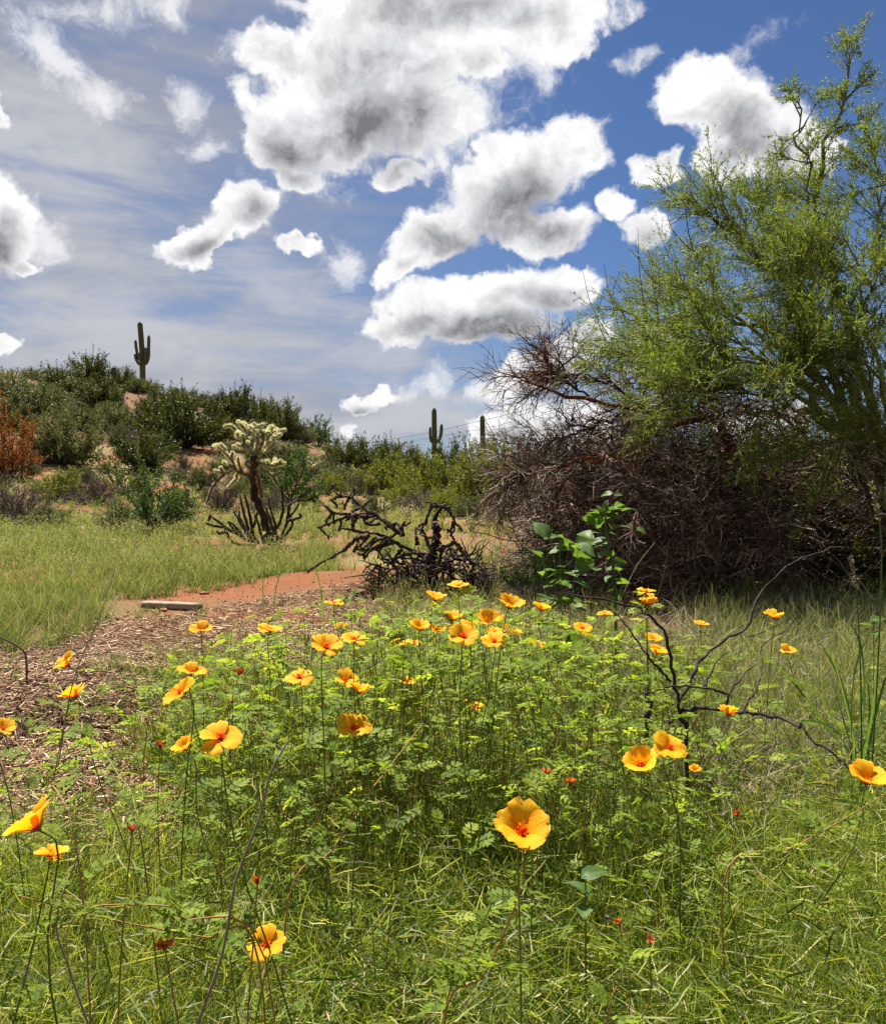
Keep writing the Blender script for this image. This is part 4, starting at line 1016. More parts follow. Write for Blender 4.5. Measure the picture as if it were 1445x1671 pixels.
# ------------------------------------------------------------------ poppies
def petalmat(gg):
    t = gg.n('ShaderNodeAttribute', attribute_name='tint').outputs['Fac']
    p = gg.n('ShaderNodeTexCoord').outputs['Object']
    v = gg.noise(gg.mapping(p, sc=(1.1, 24, .8)), 1.0, 3, .55)
    oi = gg.n('ShaderNodeObjectInfo').outputs['Random']
    c = ramp(gg, t, [(0, (.62, .02, .003)), (.14, (.80, .08, .004)), (.27, (.86, .34, .008)), (.50, (.84, .42, .010)), (1, (.84, .49, .028))])
    c = gg.mix(gg.m('MULTIPLY', gg.step(v, .40, .68), .55), c, gg.v('MULTIPLY', c, (.90, .72, .5)))
    c = gg.mix(gg.m('MULTIPLY', oi, .30), c, gg.v('MULTIPLY', c, (.98, .82, .7)))
    bp = gg.n('ShaderNodeBump'); bp.inputs['Strength'].default_value = .16; bp.inputs['Distance'].default_value = .04; gg.put(bp.inputs['Height'], v)
    tr = gg.n('ShaderNodeBsdfTranslucent'); gg.put(tr.inputs[0], gg.v('MULTIPLY', c, (1.0, 1.0, .6))); gg.put(tr.inputs['Normal'], bp.outputs[0])
    ms = gg.n('ShaderNodeMixShader'); ms.inputs[0].default_value = .48
    gg.put(ms.inputs[1], bsdf(gg, c, .6, .08, bp.outputs[0])); gg.put(ms.inputs[2], tr.outputs[0])
    return ms.outputs[0]


M_petal = mat('petal', petalmat)
M_stamen = leafmat('stamens', [(0, (.55, .03, .006)), (.5, (.80, .13, .01)), (1, (.85, .42, .03))], .2)
M_pstem = leafmat('poppy_stem', [(0, (.10, .14, .025)), (.5, (.19, .20, .045)), (1, (.34, .17, .045))], .25, .6, .2, 1.2)
M_pleaf = leafmat('poppy_leaf', [(0, (.055, .095, .012)), (.5, (.145, .212, .024)), (1, (.29, .34, .05))], .52, .6, .10, 1.4, objvar=.4)
M_sepal = leafmat('sepal', [(0, (.10, .10, .03)), (1, (.22, .20, .07))], .3)


def petal(cup, seed, wide=.43, notch=.06):
    """unit petal along +X: rises at the angle cup, flares at the rim"""
    r = np.random.default_rng(seed); ns, nu = 8, 7
    s = np.linspace(.03, 1, ns); u = np.linspace(-1, 1, nu)
    ang = cup + .22 - .55 * s ** 1.4
    x = np.concatenate([[0], np.cumsum(np.cos((ang[1:] + ang[:-1]) / 2) * np.diff(s))]); z = np.concatenate([[0], np.cumsum(np.sin((ang[1:] + ang[:-1]) / 2) * np.diff(s))])
    w = wide * np.sin(np.clip(s, 0, 1) ** .85 * 1.95) / np.sin(1.57) * 1.02
    V = np.zeros((ns, nu, 3))
    tipcut = (1 - .20 * np.abs(u) ** 2.4 - .045 * np.abs(r.normal(size=nu)) - notch * np.exp(-(u / .22) ** 2) * r.uniform(.2, 1.2))
    for i in range(ns):
        f = 1 + (tipcut - 1) * s[i] ** 3
        V[i, :, 0] = (x[i] + .03) * f; V[i, :, 1] = u * w[i]
        V[i, :, 2] = z[i] * f + .16 * (u * w[i]) ** 2 / .3 * (1 - .4 * s[i]) + .030 * s[i] * np.sin(u * 7 + seed) + .05 * s[i] ** 2 * r.normal(size=nu) * .6
    ix = np.arange(ns * nu).reshape(ns, nu)
    mb = MB(); mb.add(V, np.stack([ix[:-1, :-1], ix[1:, :-1], ix[1:, 1:], ix[:-1, 1:]], -1).reshape(-1, 4), tint=np.repeat(s, nu))
    return mb.mesh('petal', M_petal, True)


PET = {c: [petal(c, 700 + 10 * i + j) for j in range(4)] for i, c in enumerate((.12, .35, .62, .95, 1.3))}


def stamens(seed):
    r = np.random.default_rng(seed); mb = MB(); N = 10
    a = np.arange(N) / N * 6.283; d = np.stack([np.cos(a) * .6, np.sin(a) * .6, np.ones(N)], -1)
    P = grow(np.stack([.03 * np.cos(a), .03 * np.sin(a), np.full(N, .02)], -1), d, r.uniform(.18, .29, N), 4, .1, 0, r)
    tubes(mb, P, np.array([[.020, .016, .016, .032]]), 4, .35 + .6 * r.random(N), 0, r)
    tubes(mb, np.array([[[0, 0, 0], [0, 0, .1], [0, 0, .2], [0, 0, .26]]]), np.array([[.08, .09, .06, .016]]), 6, .1, 0, r)
    return mb.mesh('stamens', M_stamen)


def calyx():
    mb = MB(); a = np.arange(5) / 5 * 6.283 + .6
    tubes(mb, np.array([[[0, 0, -.12], [0, 0, -.06], [0, 0, .02]]]), np.array([[.03, .07, .075]]), 6, .4)
    d = np.stack([np.cos(a), np.sin(a), np.full(5, .3)], -1); ribbons(mb, grow(np.zeros((5, 3)) + [0, 0, -.02], d, .34, 4, .02, .05, np.random.default_rng(3)), np.array([[.03, .045, .03, .004]]), .6)
    return mb.mesh('calyx', M_sepal)


STAM = [stamens(k) for k in range(3)]; CALYX = calyx()


def pinnate(seed, pairs=6):
    """unit compound leaf along +X, arching"""
    r = np.random.default_rng(seed); mb = MB()
    P = smooth([[0, 0, 0], [.35, 0, .07], [.7, 0, .07], [1, 0, -.02]], 7); ribbons(mb, P[None], np.linspace(.018, .006, 7)[None], .5, r)
    t = np.repeat(np.linspace(.14, .97, pairs), 2); s = np.tile([1, -1], pairs); Q = np.stack([np.interp(t, np.linspace(0, 1, 7), P[:, k]) for k in range(3)], -1)
    L = (.19 + .22 * np.sin(np.pi * (.15 + .75 * t))) * r.uniform(.85, 1.15, len(t))
    d = unit(np.stack([.55 + .25 * t, s * 1.0, .14 + .12 * r.normal(size=len(t))], -1)); n = np.array([0, 0, 1.0]); w = unit(np.cross(d, n)) * (L * .29)[:, None]
    for f0, f1, ta in ((0, 1, 0),):
        a, b, c, e = Q, Q + d * (L * .42)[:, None] + w + n * .012, Q + d * L[:, None] - n * (L * .10)[:, None], Q + d * (L * .42)[:, None] - w + n * .012
        V = np.stack([a, b, c, e], 1); ix = np.arange(len(t) * 4).reshape(-1, 4)
        mb.add(V, None, np.concatenate([ix[:, [0, 1, 2]], ix[:, [0, 2, 3]]]), tint=np.repeat(np.clip(.5 + .2 * r.normal(size=len(t)), 0, 1), 4))
    return mb


LEAFB = [pinnate(800 + k, 4 + k % 3) for k in range(4)]; LEAF = [b.mesh('leaf', M_pleaf) for b in LEAFB]


def basis(n):
    n = Vector(n).normalized(); return n.to_track_quat('Z', 'Y')


def stemtube(pts, r0, r1, m, name='stem', K=5, n=12, tint=.4):
    mb = MB(); P = smooth(pts, n); tubes(mb, P[None], np.linspace(r0, r1, n)[None], K, tint, .1); return mb.mesh(name, m, True), P


pr = np.random.default_rng(99)
PG = 'orange-yellow poppies in the foreground'


def leaf_on(parent, X, d, size, k=None):
    o = ob('leaf', LEAF[pr.integers(4) if k is None else k], parent, X)
    d = Vector(d).normalized(); y = Vector((0, 0, 1)).cross(d).normalized(); z = d.cross(y)
    o.rotation_euler = (Matrix((d, y, z)).transposed() @ Matrix.Rotation(pr.normal() * .35, 3, 'X')).to_euler(); o.scale = (size,) * 3
    return o


def poppy(px, py, w, tx, ty, cup, label, D=None, np_=5, foot=None, skip=(), stemtint=None):
    D = D or min(3.3, max(.8, .062 * F / w))
    hd = at(px, py, D)
    ft = np.array([hd[0] + pr.normal() * .07, D + pr.uniform(-.02, .16), 0.0]) if foot is None else at(*foot)
    ft[2] = float(ht(ft[0], ft[1]))
    t = thing('poppy', label, 'flower', ft, PG)
    h = hd - ft; ty = ty + .04 - (.22 if ty > .6 else .0); n = np.array([tx, -ty, 1.0]); n /= np.linalg.norm(n)
    pts = [np.zeros(3), np.array([h[0] * .25 + pr.normal() * .02, h[1] * .3, h[2] * .4]), np.array([h[0] * .75, h[1] * .8, h[2] * .75]), h - n * .035, h - n * .004]
    me, P = stemtube(pts, .0014, .0010, M_pstem, tint=pr.uniform(.0, .4) if stemtint is None else stemtint); ob('stem', me, t)
    size = 1.07 * w / 2 / F * D / (.55 + .45 * math.cos(cup))
    b = ob('blossom', CALYX, t, h); q = basis(n); b.rotation_mode = 'QUATERNION'; b.rotation_quaternion = q; b.scale = (size,) * 3
    a0 = pr.uniform(0, 6.28); cs = min(PET, key=lambda c: abs(c - cup * .82))
    for k in range(np_):
        if k in skip: continue
        jt = pr.normal() * .07
        p = ob('petal', PET[cs][pr.integers(4)], b); p.rotation_euler = (pr.normal() * .10, pr.normal() * .12, a0 + k * 2 * math.pi / 5 + jt); s = pr.uniform(.9, 1.06); p.scale = (s, s * pr.uniform(.92, 1.1), s)
    ob('stamens', STAM[pr.integers(3)], b)
    for k in range(6):
        i = pr.integers(3, 10); a = pr.uniform(0, 6.28)
        leaf_on(t, P[i], (math.cos(a), math.sin(a), pr.uniform(-.1, .5)), pr.uniform(.032, .055) * min(1, .35 + .36 * D))
    return t


for a in [
    (850, 1362, 104, .05, .85, .62, 'largest poppy, a wide cup facing the viewer low in the centre'),
    (62, 1352, 92, -.75, .10, .62, 'big poppy tipped sideways at the lower left edge'),
    (82, 1398, 56, .15, -.10, .35, 'thin edge-on poppy just under the big one at the left edge', .95),
    (435, 1543, 68, .05, .75, .12, 'pale flat poppy lowest of all near the bottom', 1.15),
    (1046, 1252, 58, -.10, .70, .95, 'deep cupped poppy in front of the black branch foot'),
    (1092, 1222, 60, .20, .85, .12, 'open star-shaped poppy just above the deep cupped one'),
    (1413, 1278, 62, .10, .20, .95, 'crumpled poppy at the right edge below the tall grass'),
    (578, 1190, 62, .10, .70, .35, 'open poppy alone in the middle below the flower cluster'),
    (360, 1206, 76, .05, .32, .12, 'wide pale poppy seen flat at the lower left'),
    (303, 1224, 44, -.55, .15, .62, 'half-closed poppy just left of the wide pale one', 1.45),
    (296, 1133, 60, -.65, .65, .35, 'large poppy tilted left above the wide pale one'),
    (313, 1099, 48, .25, .30, .35, 'poppy peeking out right above the large tilted one'),
    (124, 1138, 52, -.55, -.05, .62, 'poppy in side view over the mulch, second from the left edge'),
    (111, 1087, 44, -.60, .35, .62, 'small poppy over the mulch at the far left, above the side-view one'),
    (4, 1192, 40, .50, .20, .62, 'poppy cut off by the left edge', 1.5),
    (328, 1030, 42, .05, .35, .35, 'solitary poppy against the mulch, left of the rest'),
    (440, 1030, 42, .15, .05, .35, 'shallow poppy between the solitary one and the big one'),
    (531, 1058, 60, .30, .65, .35, 'big poppy with a red centre at the left end of the main cluster'),
    (577, 1045, 46, .0, .15, .12, 'flat poppy tucked behind the big red-centred one'),
    (545, 986, 34, .0, .05, .35, 'small edge-on poppy standing high before the bare soil'),
    (556, 1022, 24, .0, .20, .12, 'tiny pale poppy below the high edge-on one', 3.0),
    (488, 1107, 54, -.10, .30, .12, 'ragged orange poppy left of the pair in the middle'),
    (562, 1112, 44, .20, .45, .35, 'three-petalled pale poppy of the pair in the middle', None, 4),
    (586, 1131, 46, .25, -.25, .62, 'cupped poppy of the pair in the middle, seen from outside'),
    (664, 1114, 34, .0, .15, .35, 'small shallow poppy right of the middle pair'),
    (678, 1168, 30, .10, .20, .62, 'small cup-shaped poppy low right of the middle pair'),
    (772, 1155, 36, .30, .15, .35, 'small poppy hidden among leaves below the main cluster'),
    (709, 980, 38, .25, .05, .62, 'raised poppy before the dead cholla, lower of the two'),
    (748, 959, 40, .0, .15, .35, 'highest poppy, in front of the dead cholla foot'),
    (684, 1028, 40, .05, .30, .62, 'upright poppy at the left of the dense cluster'),
    (712, 1030, 34, .30, .20, .35, 'small poppy pressed against the upright one on the left of the cluster'),
    (738, 1012, 38, .10, .10, .62, 'cupped poppy at the top of the dense cluster'),
    (797, 1018, 48, .10, .45, .62, 'large glowing poppy in the centre of the dense cluster'),
    (756, 1040, 54, .10, .50, .35, 'pale poppy with a red eye at the front of the dense cluster'),
    (768, 1026, 38, .10, .10, .62, 'poppy overlapping directly behind the red-eyed one', 2.3),
    (806, 1049, 50, -.05, .35, .35, 'dark-centred poppy at the front right of the dense cluster'),
    (830, 992, 50, .25, .30, .62, 'poppy leaning right at the top right of the dense cluster'),
    (834, 1036, 38, .40, .20, .62, 'poppy tilted right at the right end of the dense cluster'),
    (808, 1033, 34, .0, .30, .12, 'flat poppy half hidden in the right of the dense cluster', 2.5),
    (882, 996, 34, .25, .05, .62, 'little two-lobed poppy right of the dense cluster'),
    (877, 1053, 32, .10, .15, .35, 'small poppy low at the right of the dense cluster'),
    (654, 1049, 36, .0, .10, .12, 'thin flat poppy left below the dense cluster'),
    (676, 1050, 26, .0, .15, .12, 'small flat poppy between the thin one and the dense cluster', 2.6),
    (950, 1027, 34, .10, .35, .35, 'poppy with ragged petals under the leafy green plant'),
    (956, 1036, 22, .20, .20, .35, 'tiny pale poppy touching the ragged one under the leafy plant', 2.7),
    (986, 1003, 28, .0, .05, .12, 'edge-on poppy under the right side of the leafy plant'),
    (1054, 967, 34, .0, .15, .12, 'upper of the two stacked poppies right of the leafy plant'),
    (1057, 987, 34, .0, .10, .62, 'lower of the two stacked poppies right of the leafy plant'),
    (1065, 1044, 32, .10, .20, .35, 'shallow poppy beside the curved black branch, upper one'),
    (1071, 1067, 36, .20, .10, .62, 'cupped poppy touching the curved black branch, lower one'),
    (1143, 1021, 26, .0, .15, .35, 'small distant poppy in the straw right of the black branch'),
    (1262, 1009, 36, .05, .0, .62, 'poppy in the straw farthest to the right before the dead tangle'),
    (1286, 1063, 28, -.10, .15, .35, 'orange poppy low in the straw at the right'),
    (1188, 1168, 34, .20, -.55, .95, 'deep orange poppy hanging under the black branch', 2.0),
    (1133, 1259, 20, .0, .20, .95, 'little half-open orange poppy right of the star-shaped one', 1.7),
]:
    poppy(*a)

# spent orange blooms: a stalk with a small ragged head
M_spent = leafmat('spent_bloom', [(0, (.22, .045, .012)), (1, (.52, .14, .03))], .3)
for px, py, w, D, label in [(930, 1279, 18, 1.35, 'withered orange-red bloom right of the largest poppy'), (261, 1218, 17, 1.55, 'small withered orange bloom at the edge of the mulch'),
                            (390, 1098, 16, 2.0, 'tiny orange bud above the wide pale poppy'), (215, 1355, 17, .95, 'orange bud on a hairy stalk at the lower left'), (268, 1545, 26, .95, 'spent orange bloom hanging at the bottom left'),
                            (1010, 1507, 15, 1.1, 'withered orange bloom low at the bottom right'), (1060, 1535, 15, 1.1, 'pale orange bud low beside the withered bloom'), (890, 1262, 16, 1.5, 'brown seed head above the largest poppy'),
                            (420, 1440, 18, 1.0, 'forked orange seed stalk above the lowest poppy'), (1202, 1330, 16, 1.35, 'brownish-orange spent bloom in the right grass')]:
    hd = at(px, py, D); ft = np.array([hd[0] + pr.normal() * .05, D + .06, 0.]); ft[2] = float(ht(ft[0], ft[1])); h = hd - ft
    t = thing('spent_bloom', label, 'flower', ft, 'withered orange blooms')
    me, P = stemtube([np.zeros(3), h * np.array([.2, .5, .4]) + pr.normal(size=3) * .025, h * np.array([.8, .9, .75]) + pr.normal(size=3) * .018, h], .0014, .0009, M_pstem, tint=.75); ob('stem', me, t)
    s = w / F * D; mb = MB(); dd = np.concatenate([pr.normal(size=(9, 2)), np.full((9, 1), .9)], 1)
    ribbons(mb, grow(np.zeros((9, 3)), dd, s * .75, 5, .2, 0, pr), np.array([[.06, .14, .17, .12, .03]]) * s, pr.random(9), pr)
    tubes(mb, np.array([[[0, 0, -.3], [0, 0, 0], [0, 0, .3]]]) * s, np.array([[.05, .2, .08]]) * s, 6, .2)
    ob('head', mb.mesh('head', M_spent), t, h)

# long reddish runners with leaves
M_runner = barkmat('runner', (.20, .085, .030), (.40, .22, .085), 40, .2, .7)
for q, rad, label in [
    ([(420, 1560, 1.05), (330, 1530, 1.0), (200, 1505, .95), (30, 1462, .92)], .0026, 'orange-brown runner stretching left across the bottom left grass'),
    ([(430, 1555, 1.05), (300, 1500, .98), (280, 1480, .95), (150, 1480, .92), (110, 1520, .9), (115, 1600, .9)], .0022, 'branching pale orange stalk with green leaflets at the bottom left'),
    ([(470, 1470, 1.25), (540, 1390, 1.3), (590, 1310, 1.35), (640, 1245, 1.45), (690, 1180, 1.6)], .0028, 'reddish-brown stem slanting up through the middle of the bed'),
    ([(1180, 1440, 1.3), (1290, 1385, 1.3), (1380, 1335, 1.25), (1460, 1285, 1.2)], .0026, 'smooth reddish stalk slanting up to the right edge'),
    ([(985, 1700, 1.0), (1010, 1600, 1.0), (1028, 1550, 1.0), (1010, 1505, 1.0)], .0022, 'reddish stalk rising from the bottom edge right of the centre'),
    ([(725, 1665, 1.05), (790, 1590, 1.0), (850, 1450, .92), (853, 1385, .82)], .0028, 'green-brown double stalk climbing to the largest poppy'),
    ([(725, 1665, 1.05), (765, 1560, 1.05), (800, 1480, 1.0), (830, 1405, .95)], .0024, 'second stalk running beside the one under the largest poppy'),
    ([(870, 1325, 1.35), (905, 1280, 1.4), (935, 1240, 1.45), (985, 1225, 1.5)], .0024, 'hairy yellowish stalk bending right above the largest poppy'),
    ([(380, 1600, 1.1), (360, 1440, 1.1), (362, 1300, 1.12), (360, 1210, 1.13)], .0022, 'upright leafy stalk below the wide pale poppy'),
    ([(130, 1420, 1.1), (70, 1260, 1.2), (0, 1190, 1.3)], .0022, 'brown stalk leaning to the left edge over the mulch'),
    ([(230, 1370, 1.2), (190, 1260, 1.4), (120, 1170, 1.6), (60, 1130, 1.8)], .0022, 'thin leafy stalk reaching out over the mulch'),
    ([(520, 1330, 1.5), (440, 1210, 1.6), (390, 1140, 1.75), (340, 1090, 1.9)], .0022, 'leafy stalk climbing left behind the wide pale poppy')]:
    pts = [at(*p) for p in q]; f = pts[0] + np.array([pr.normal() * .03, .05, 0]); f[2] = float(ht(f[0], f[1])); pts = [np.zeros(3)] + [p - f for p in pts]
    t = thing('poppy_runner', label, 'stalk', f, 'runners in the flower bed')
    me, P = stemtube(pts, rad * .62, rad * .22, M_runner if 'red' in label or 'orange' in label or 'brown' in label else M_pstem, 'stem', 6, 26, .6); ob('stem', me, t)
    for k in range(12):
        i = pr.integers(7, 20); a = pr.uniform(0, 6.28)
        leaf_on(t, P[i], (math.cos(a), math.sin(a) * .7, pr.uniform(-.1, .55)), pr.uniform(.026, .042))

# the rest of the bed: leaves and stems without number
def bedheight(X, D):
    u = X / D
    h = np.interp(D, [1.0, 1.5, 2.0, 2.6, 3.2, 3.8], [.26, .40, .55, .60, .50, .32])
    return h * np.interp(u, [U(60), U(250), U(400), U(1000), U(1150), U(1260)], [.45, .62, 1, 1, .85, .5]) * (1 + .16 * wob(X, D, 4.3, 2))
def inbed(X, D, r):
    u = X / D
    p = np.interp(D, [.95, 1.5, 1.9, 3.2, 3.9], [.03, .12, .9, .9, .1]) * np.interp(u, [U(20), U(300), U(430), U(1080), U(1200), U(1400)], [.12, .35, 1, 1, .35, .12])
    return r.random(len(X)) < p * (.6 + .5 * wob(X, D, 3.2, 7))
r = np.random.default_rng(15)
C = ground_pts(16000, -.6, .58, .95, 3.9, r, inbed, .85); n = len(C)
hh = bedheight(C[:, 0], C[:, 1]); z = C[:, 2] + hh * (.25 + .78 * r.random(n) ** .7)
mb = MB()
for k in range(4):
    sel = np.where(np.arange(n) % 4 == k)[0]; m = len(sel)
    V0 = np.concatenate(LEAFB[k].V); Tt = np.concatenate(LEAFB[k].T)
    a = r.uniform(0, 6.28, m); d = unit(np.stack([np.cos(a), np.sin(a), r.normal(size=m) * .35 + .12], -1)); y = unit(np.cross(np.tile([0, 0, 1.0], (m, 1)) + .35 * r.normal(size=(m, 3)), d)); zz = np.cross(d, y)
    s = (r.uniform(.026, .056, m) * np.clip(.35 + .33 * C[sel, 1], .5, 1.05))[:, None, None]
    V = (V0[None, :, 0:1] * d[:, None] + V0[None, :, 1:2] * y[:, None] + V0[None, :, 2:3] * zz[:, None]) * s + np.stack([C[sel, 0], C[sel, 1], z[sel]], -1)[:, None]
    nv = len(V0); off = (np.arange(m) * nv)[:, None, None]
    T3 = (np.concatenate(LEAFB[k].T3)[None] + off).reshape(-1, 3); Q = (np.concatenate(LEAFB[k].Q)[None] + off).reshape(-1, 4)
    mb.add(V, Q, T3, np.clip(np.tile(Tt, m) + np.repeat(.22 * r.normal(size=m), nv), 0, 1))
ob('bed_leaves', mb.mesh('bed_leaves', M_pleaf), label='dense pinnate green leaves of the flower bed', category='leaves', kind='stuff')
sel = r.integers(0, n, 800); top = np.stack([C[sel, 0], C[sel, 1], C[sel, 2] + hh[sel] * r.uniform(.6, 1.05, 800)], -1)
ft = top + np.concatenate([r.normal(size=(800, 2)) * .10, np.zeros((800, 1))], 1); ft[:, 2] = ht(ft[:, 0], ft[:, 1])
md = (top + ft) / 2 + r.normal(size=(800, 3)) * .03; u_ = np.linspace(0, 1, 6)[None, :, None]
P = ft[:, None] * (1 - u_) ** 2 + 2 * md[:, None] * u_ * (1 - u_) + top[:, None] * u_ ** 2
mb = MB(); tubes(mb, P, np.linspace(.0016, .0009, 6)[None], 3, r.random(800), 0, r)
ob('bed_stems', mb.mesh('bed_stems', M_pstem), label='thin brownish stems of the flower bed', category='stems', kind='stuff')

# ------------------------------------------------------------------ dry black branch shrub
M_black = barkmat('black_branch', (.012, .009, .008), (.080, .058, .050), 60, .6)
zb = lambda x, y, D: at(920 + .3633 * x, 880 + .3633 * y, D)
bf = zb(560, 960, 2.32); bf[2] = float(ht(bf[0], bf[1]))
bs = thing('dry_branch_shrub', 'dry blackish shrub with long crooked bare branches amid the flowers', 'dead shrub', bf)
for i, (q, r0, r1) in enumerate([
    ([(548, 900, 2.9), (520, 800, 2.85), (505, 700, 2.85), (485, 580, 2.8), (455, 430, 2.8), (385, 340, 2.8), (290, 295, 2.8), (130, 265, 2.8), (0, 240, 2.8)], .0095, .003),
    ([(478, 640, 2.82), (380, 530, 2.85), (290, 400, 2.9), (210, 320, 2.95), (120, 270, 3.0)], .006, .002), ([(515, 775, 2.85), (600, 755, 2.8), (700, 765, 2.7), (800, 775, 2.65), (940, 795, 2.6), (1060, 845, 2.5), (1130, 915, 2.45), (1230, 985, 2.4), (1290, 1045, 2.35)], .0085, .0035),
    ([(720, 768, 2.7), (745, 690, 2.72), (800, 620, 2.75), (870, 560, 2.8)], .005, .002), ([(738, 695, 2.72), (620, 665, 2.7), (490, 660, 2.65), (380, 690, 2.6), (290, 720, 2.6)], .005, .002),
    ([(512, 740, 2.85), (570, 640, 2.9), (600, 560, 2.95), (650, 500, 3.0), (740, 440, 3.05), (820, 400, 3.1), (845, 310, 3.15), (910, 205, 3.2), (1000, 125, 3.2), (1100, 75, 3.25), (1200, 45, 3.3), (1270, 35, 3.3)], .008, .0028),
    ([(620, 665, 2.72), (645, 640, 2.75), (690, 540, 2.8), (748, 500, 2.85)], .005, .002), ([(800, 775, 2.65), (870, 655, 2.8), (890, 560, 2.9), (885, 490, 2.95), (935, 440, 3.0), (1010, 400, 3.05)], .004, .0015), ([(820, 440, 3.05), (900, 415, 3.1), (1000, 360, 3.15)], .003, .0012),
    ([(520, 780, 2.85), (470, 820, 2.75), (455, 870, 2.7)], .006, .004), ([(370, 860, 2.9), (375, 760, 2.9), (350, 640, 2.95)], .011, .008), ([(1000, 125, 3.2), (990, 60, 3.2), (985, 20, 3.2)], .003, .0015), ([(800, 775, 2.65), (840, 800, 2.6)], .003, .0015),
    ([(1060, 845, 2.5), (1070, 825, 2.5)], .006, .003)]):
    pts = [zb(x_, y_, d_ * .80) - bf for x_, y_, d_ in q]
    if i in (0, 10): pts = [np.array([pts[0][0], pts[0][1], -.02])] + pts
    mb, P, R = jointed(pts, r0 * .66, r1 * .66, 34 if len(q) > 4 else 12, 6, .25, 900 + i, True, 1.3); ob('stem' if i == 0 else 'branch', mb.mesh('branch', M_black, True), bs)

# dry grey stalks close to the lens
for q, rad, label in [([(315, 1690, .95), (362, 1560, .92), (384, 1440, .91), (425, 1330, .9), (441, 1262, .9), (470, 1210, .9)], .0019, 'long grey dry stalk leaning through the lower left grass'),
                      ([(150, 1690, 1.0), (112, 1580, 1.0), (92, 1500, .98), (130, 1390, .97)], .0016, 'grey bent dry stalk at the bottom left corner'),
                      ([(44, 1145, 3.9), (43, 1080, 3.9), (36, 1060, 3.9), (0, 1040, 3.9), (-40, 1030, 3.9)], .006, 'dark dead stem standing at the left edge of the mulch'),
                      ([(95, 1250, 1.6), (120, 1110, 1.6), (165, 1000, 1.6), (188, 925, 1.6)], .0014, 'thin curved grey stalk rising over the mulch on the left'),
                      ([(1062, 1010, 4.5), (1082, 940, 4.5), (1092, 880, 4.5)], .003, 'reddish dry stalk before the dark tangle'), ([(1000, 1010, 4.6), (1035, 930, 4.6), (1068, 885, 4.6)], .003, 'pale dry stalk beside the leafy plant')]:
    pts = [at(*p) for p in q]; f = pts[0].copy(); me, P = stemtube([p - f for p in pts], rad, rad * .5, M_straw if 'pale' in label or 'grey' in label else M_stem, 'dry_stalk', 5, 16, .55)
    o = ob('dry_stalk', me, None, f); o['label'] = label; o['category'] = 'stalk'; o['group'] = 'dry stalks'

# ------------------------------------------------------------------ broad-leaved plants
def broadleaf(seed, lob=.0):
    r = np.random.default_rng(seed); ns, nu = 9, 7; s = np.linspace(0, 1, ns); u = np.linspace(-1, 1, nu)
    w = .36 * np.sin(np.pi * s ** .62) ** .9 + .002; V = np.zeros((ns, nu, 3))
    for i in range(ns):
        back = -.10 * np.abs(u) ** 2 * (1 - s[i]) ** 4 * 2
        V[i, :, 0] = s[i] + back; V[i, :, 1] = u * w[i] * (1 + .06 * (i % 2)); V[i, :, 2] = -.25 * s[i] ** 2 + .22 * np.abs(u * w[i]) + .025 * np.sin(9 * s[i] + 4 * u + seed)
    ix = np.arange(ns * nu).reshape(ns, nu); mb = MB(); mb.add(V, np.stack([ix[:-1, :-1], ix[1:, :-1], ix[1:, 1:], ix[:-1, 1:]], -1).reshape(-1, 4), tint=np.tile(.5 + .3 * (np.abs(u) < .1), ns)); return mb.mesh('leaf', M_broad, True)


M_broad = leafmat('broad_leaf', [(0, (.045, .095, .020)), (.5, (.070, .125, .028)), (1, (.14, .21, .05))], .5, .5, .2, 1.5, objvar=.3)
BL = [broadleaf(k) for k in range(3)]


def leaf3(parent, X, d, s, roll=0.0):
    d = Vector(d).normalized(); y = Vector((0, 0, 1)).cross(d).normalized(); z = d.cross(y)
    o = ob('leaf', BL[pr.integers(3)], parent, X); o.rotation_euler = (Matrix((d, y, z)).transposed() @ Matrix.Rotation(roll, 3, 'X')).to_euler(); o.scale = (s,) * 3


D = 3.7
f = at(1006, 1040, D); f[2] = float(ht(f[0], D))
sf = thing('leafy_plant', 'upright broad-leaved green plant in front of the dark tangle', 'plant', f)
me, P = stemtube([np.zeros(3), at(1004, 1000, D) - f, at(1000, 930, D) - f, at(988, 860, D) - f, at(990, 822, D) - f], .008, .004, M_tall, 'stem', 7, 20, .4); ob('stem', me, sf)
for x, y, dx, dz, s in [(992, 838, 1, .75, 46), (990, 842, 1, .1, 52), (985, 845, -.2, -.3, 44), (980, 848, -1, .15, 60), (975, 838, -.9, .25, 36), (988, 850, .5, -.5, 40), (1000, 862, 1, .3, 56), (1040, 862, .8, -.4, 34), (985, 880, -1, -.2, 46), (992, 890, -1, .1, 40),
                        (1000, 905, -1, -.2, 50), (1002, 915, 1, -.1, 40), (1004, 940, -.9, -.3, 42), (1005, 950, 1, .1, 44), (1003, 960, -.7, -.1, 40), (988, 830, .1, .9, 30), (984, 836, -.5, .8, 34), (996, 870, .8, -.3, 36), (1000, 930, .9, .3, 34)]:
    leaf3(sf, at(x, y, D) - f, (dx, pr.uniform(-.7, .4), dz), s / F * D * .52, pr.normal() * .5)
for k in range(22):
    X = P[pr.integers(8, 20)] + pr.normal(size=3) * .05 * np.array([1, 1, .5]); leaf3(sf, X, (pr.normal(), pr.normal() - .4, pr.uniform(-.3, .4)), pr.uniform(.035, .062), pr.normal() * .5)
f = at(905, 985, 4.2); f[2] = float(ht(f[0], 4.2))
vn_ = thing('leafy_vine', 'cluster of fresh green leaves at the left foot of the dark tangle', 'plant', f)
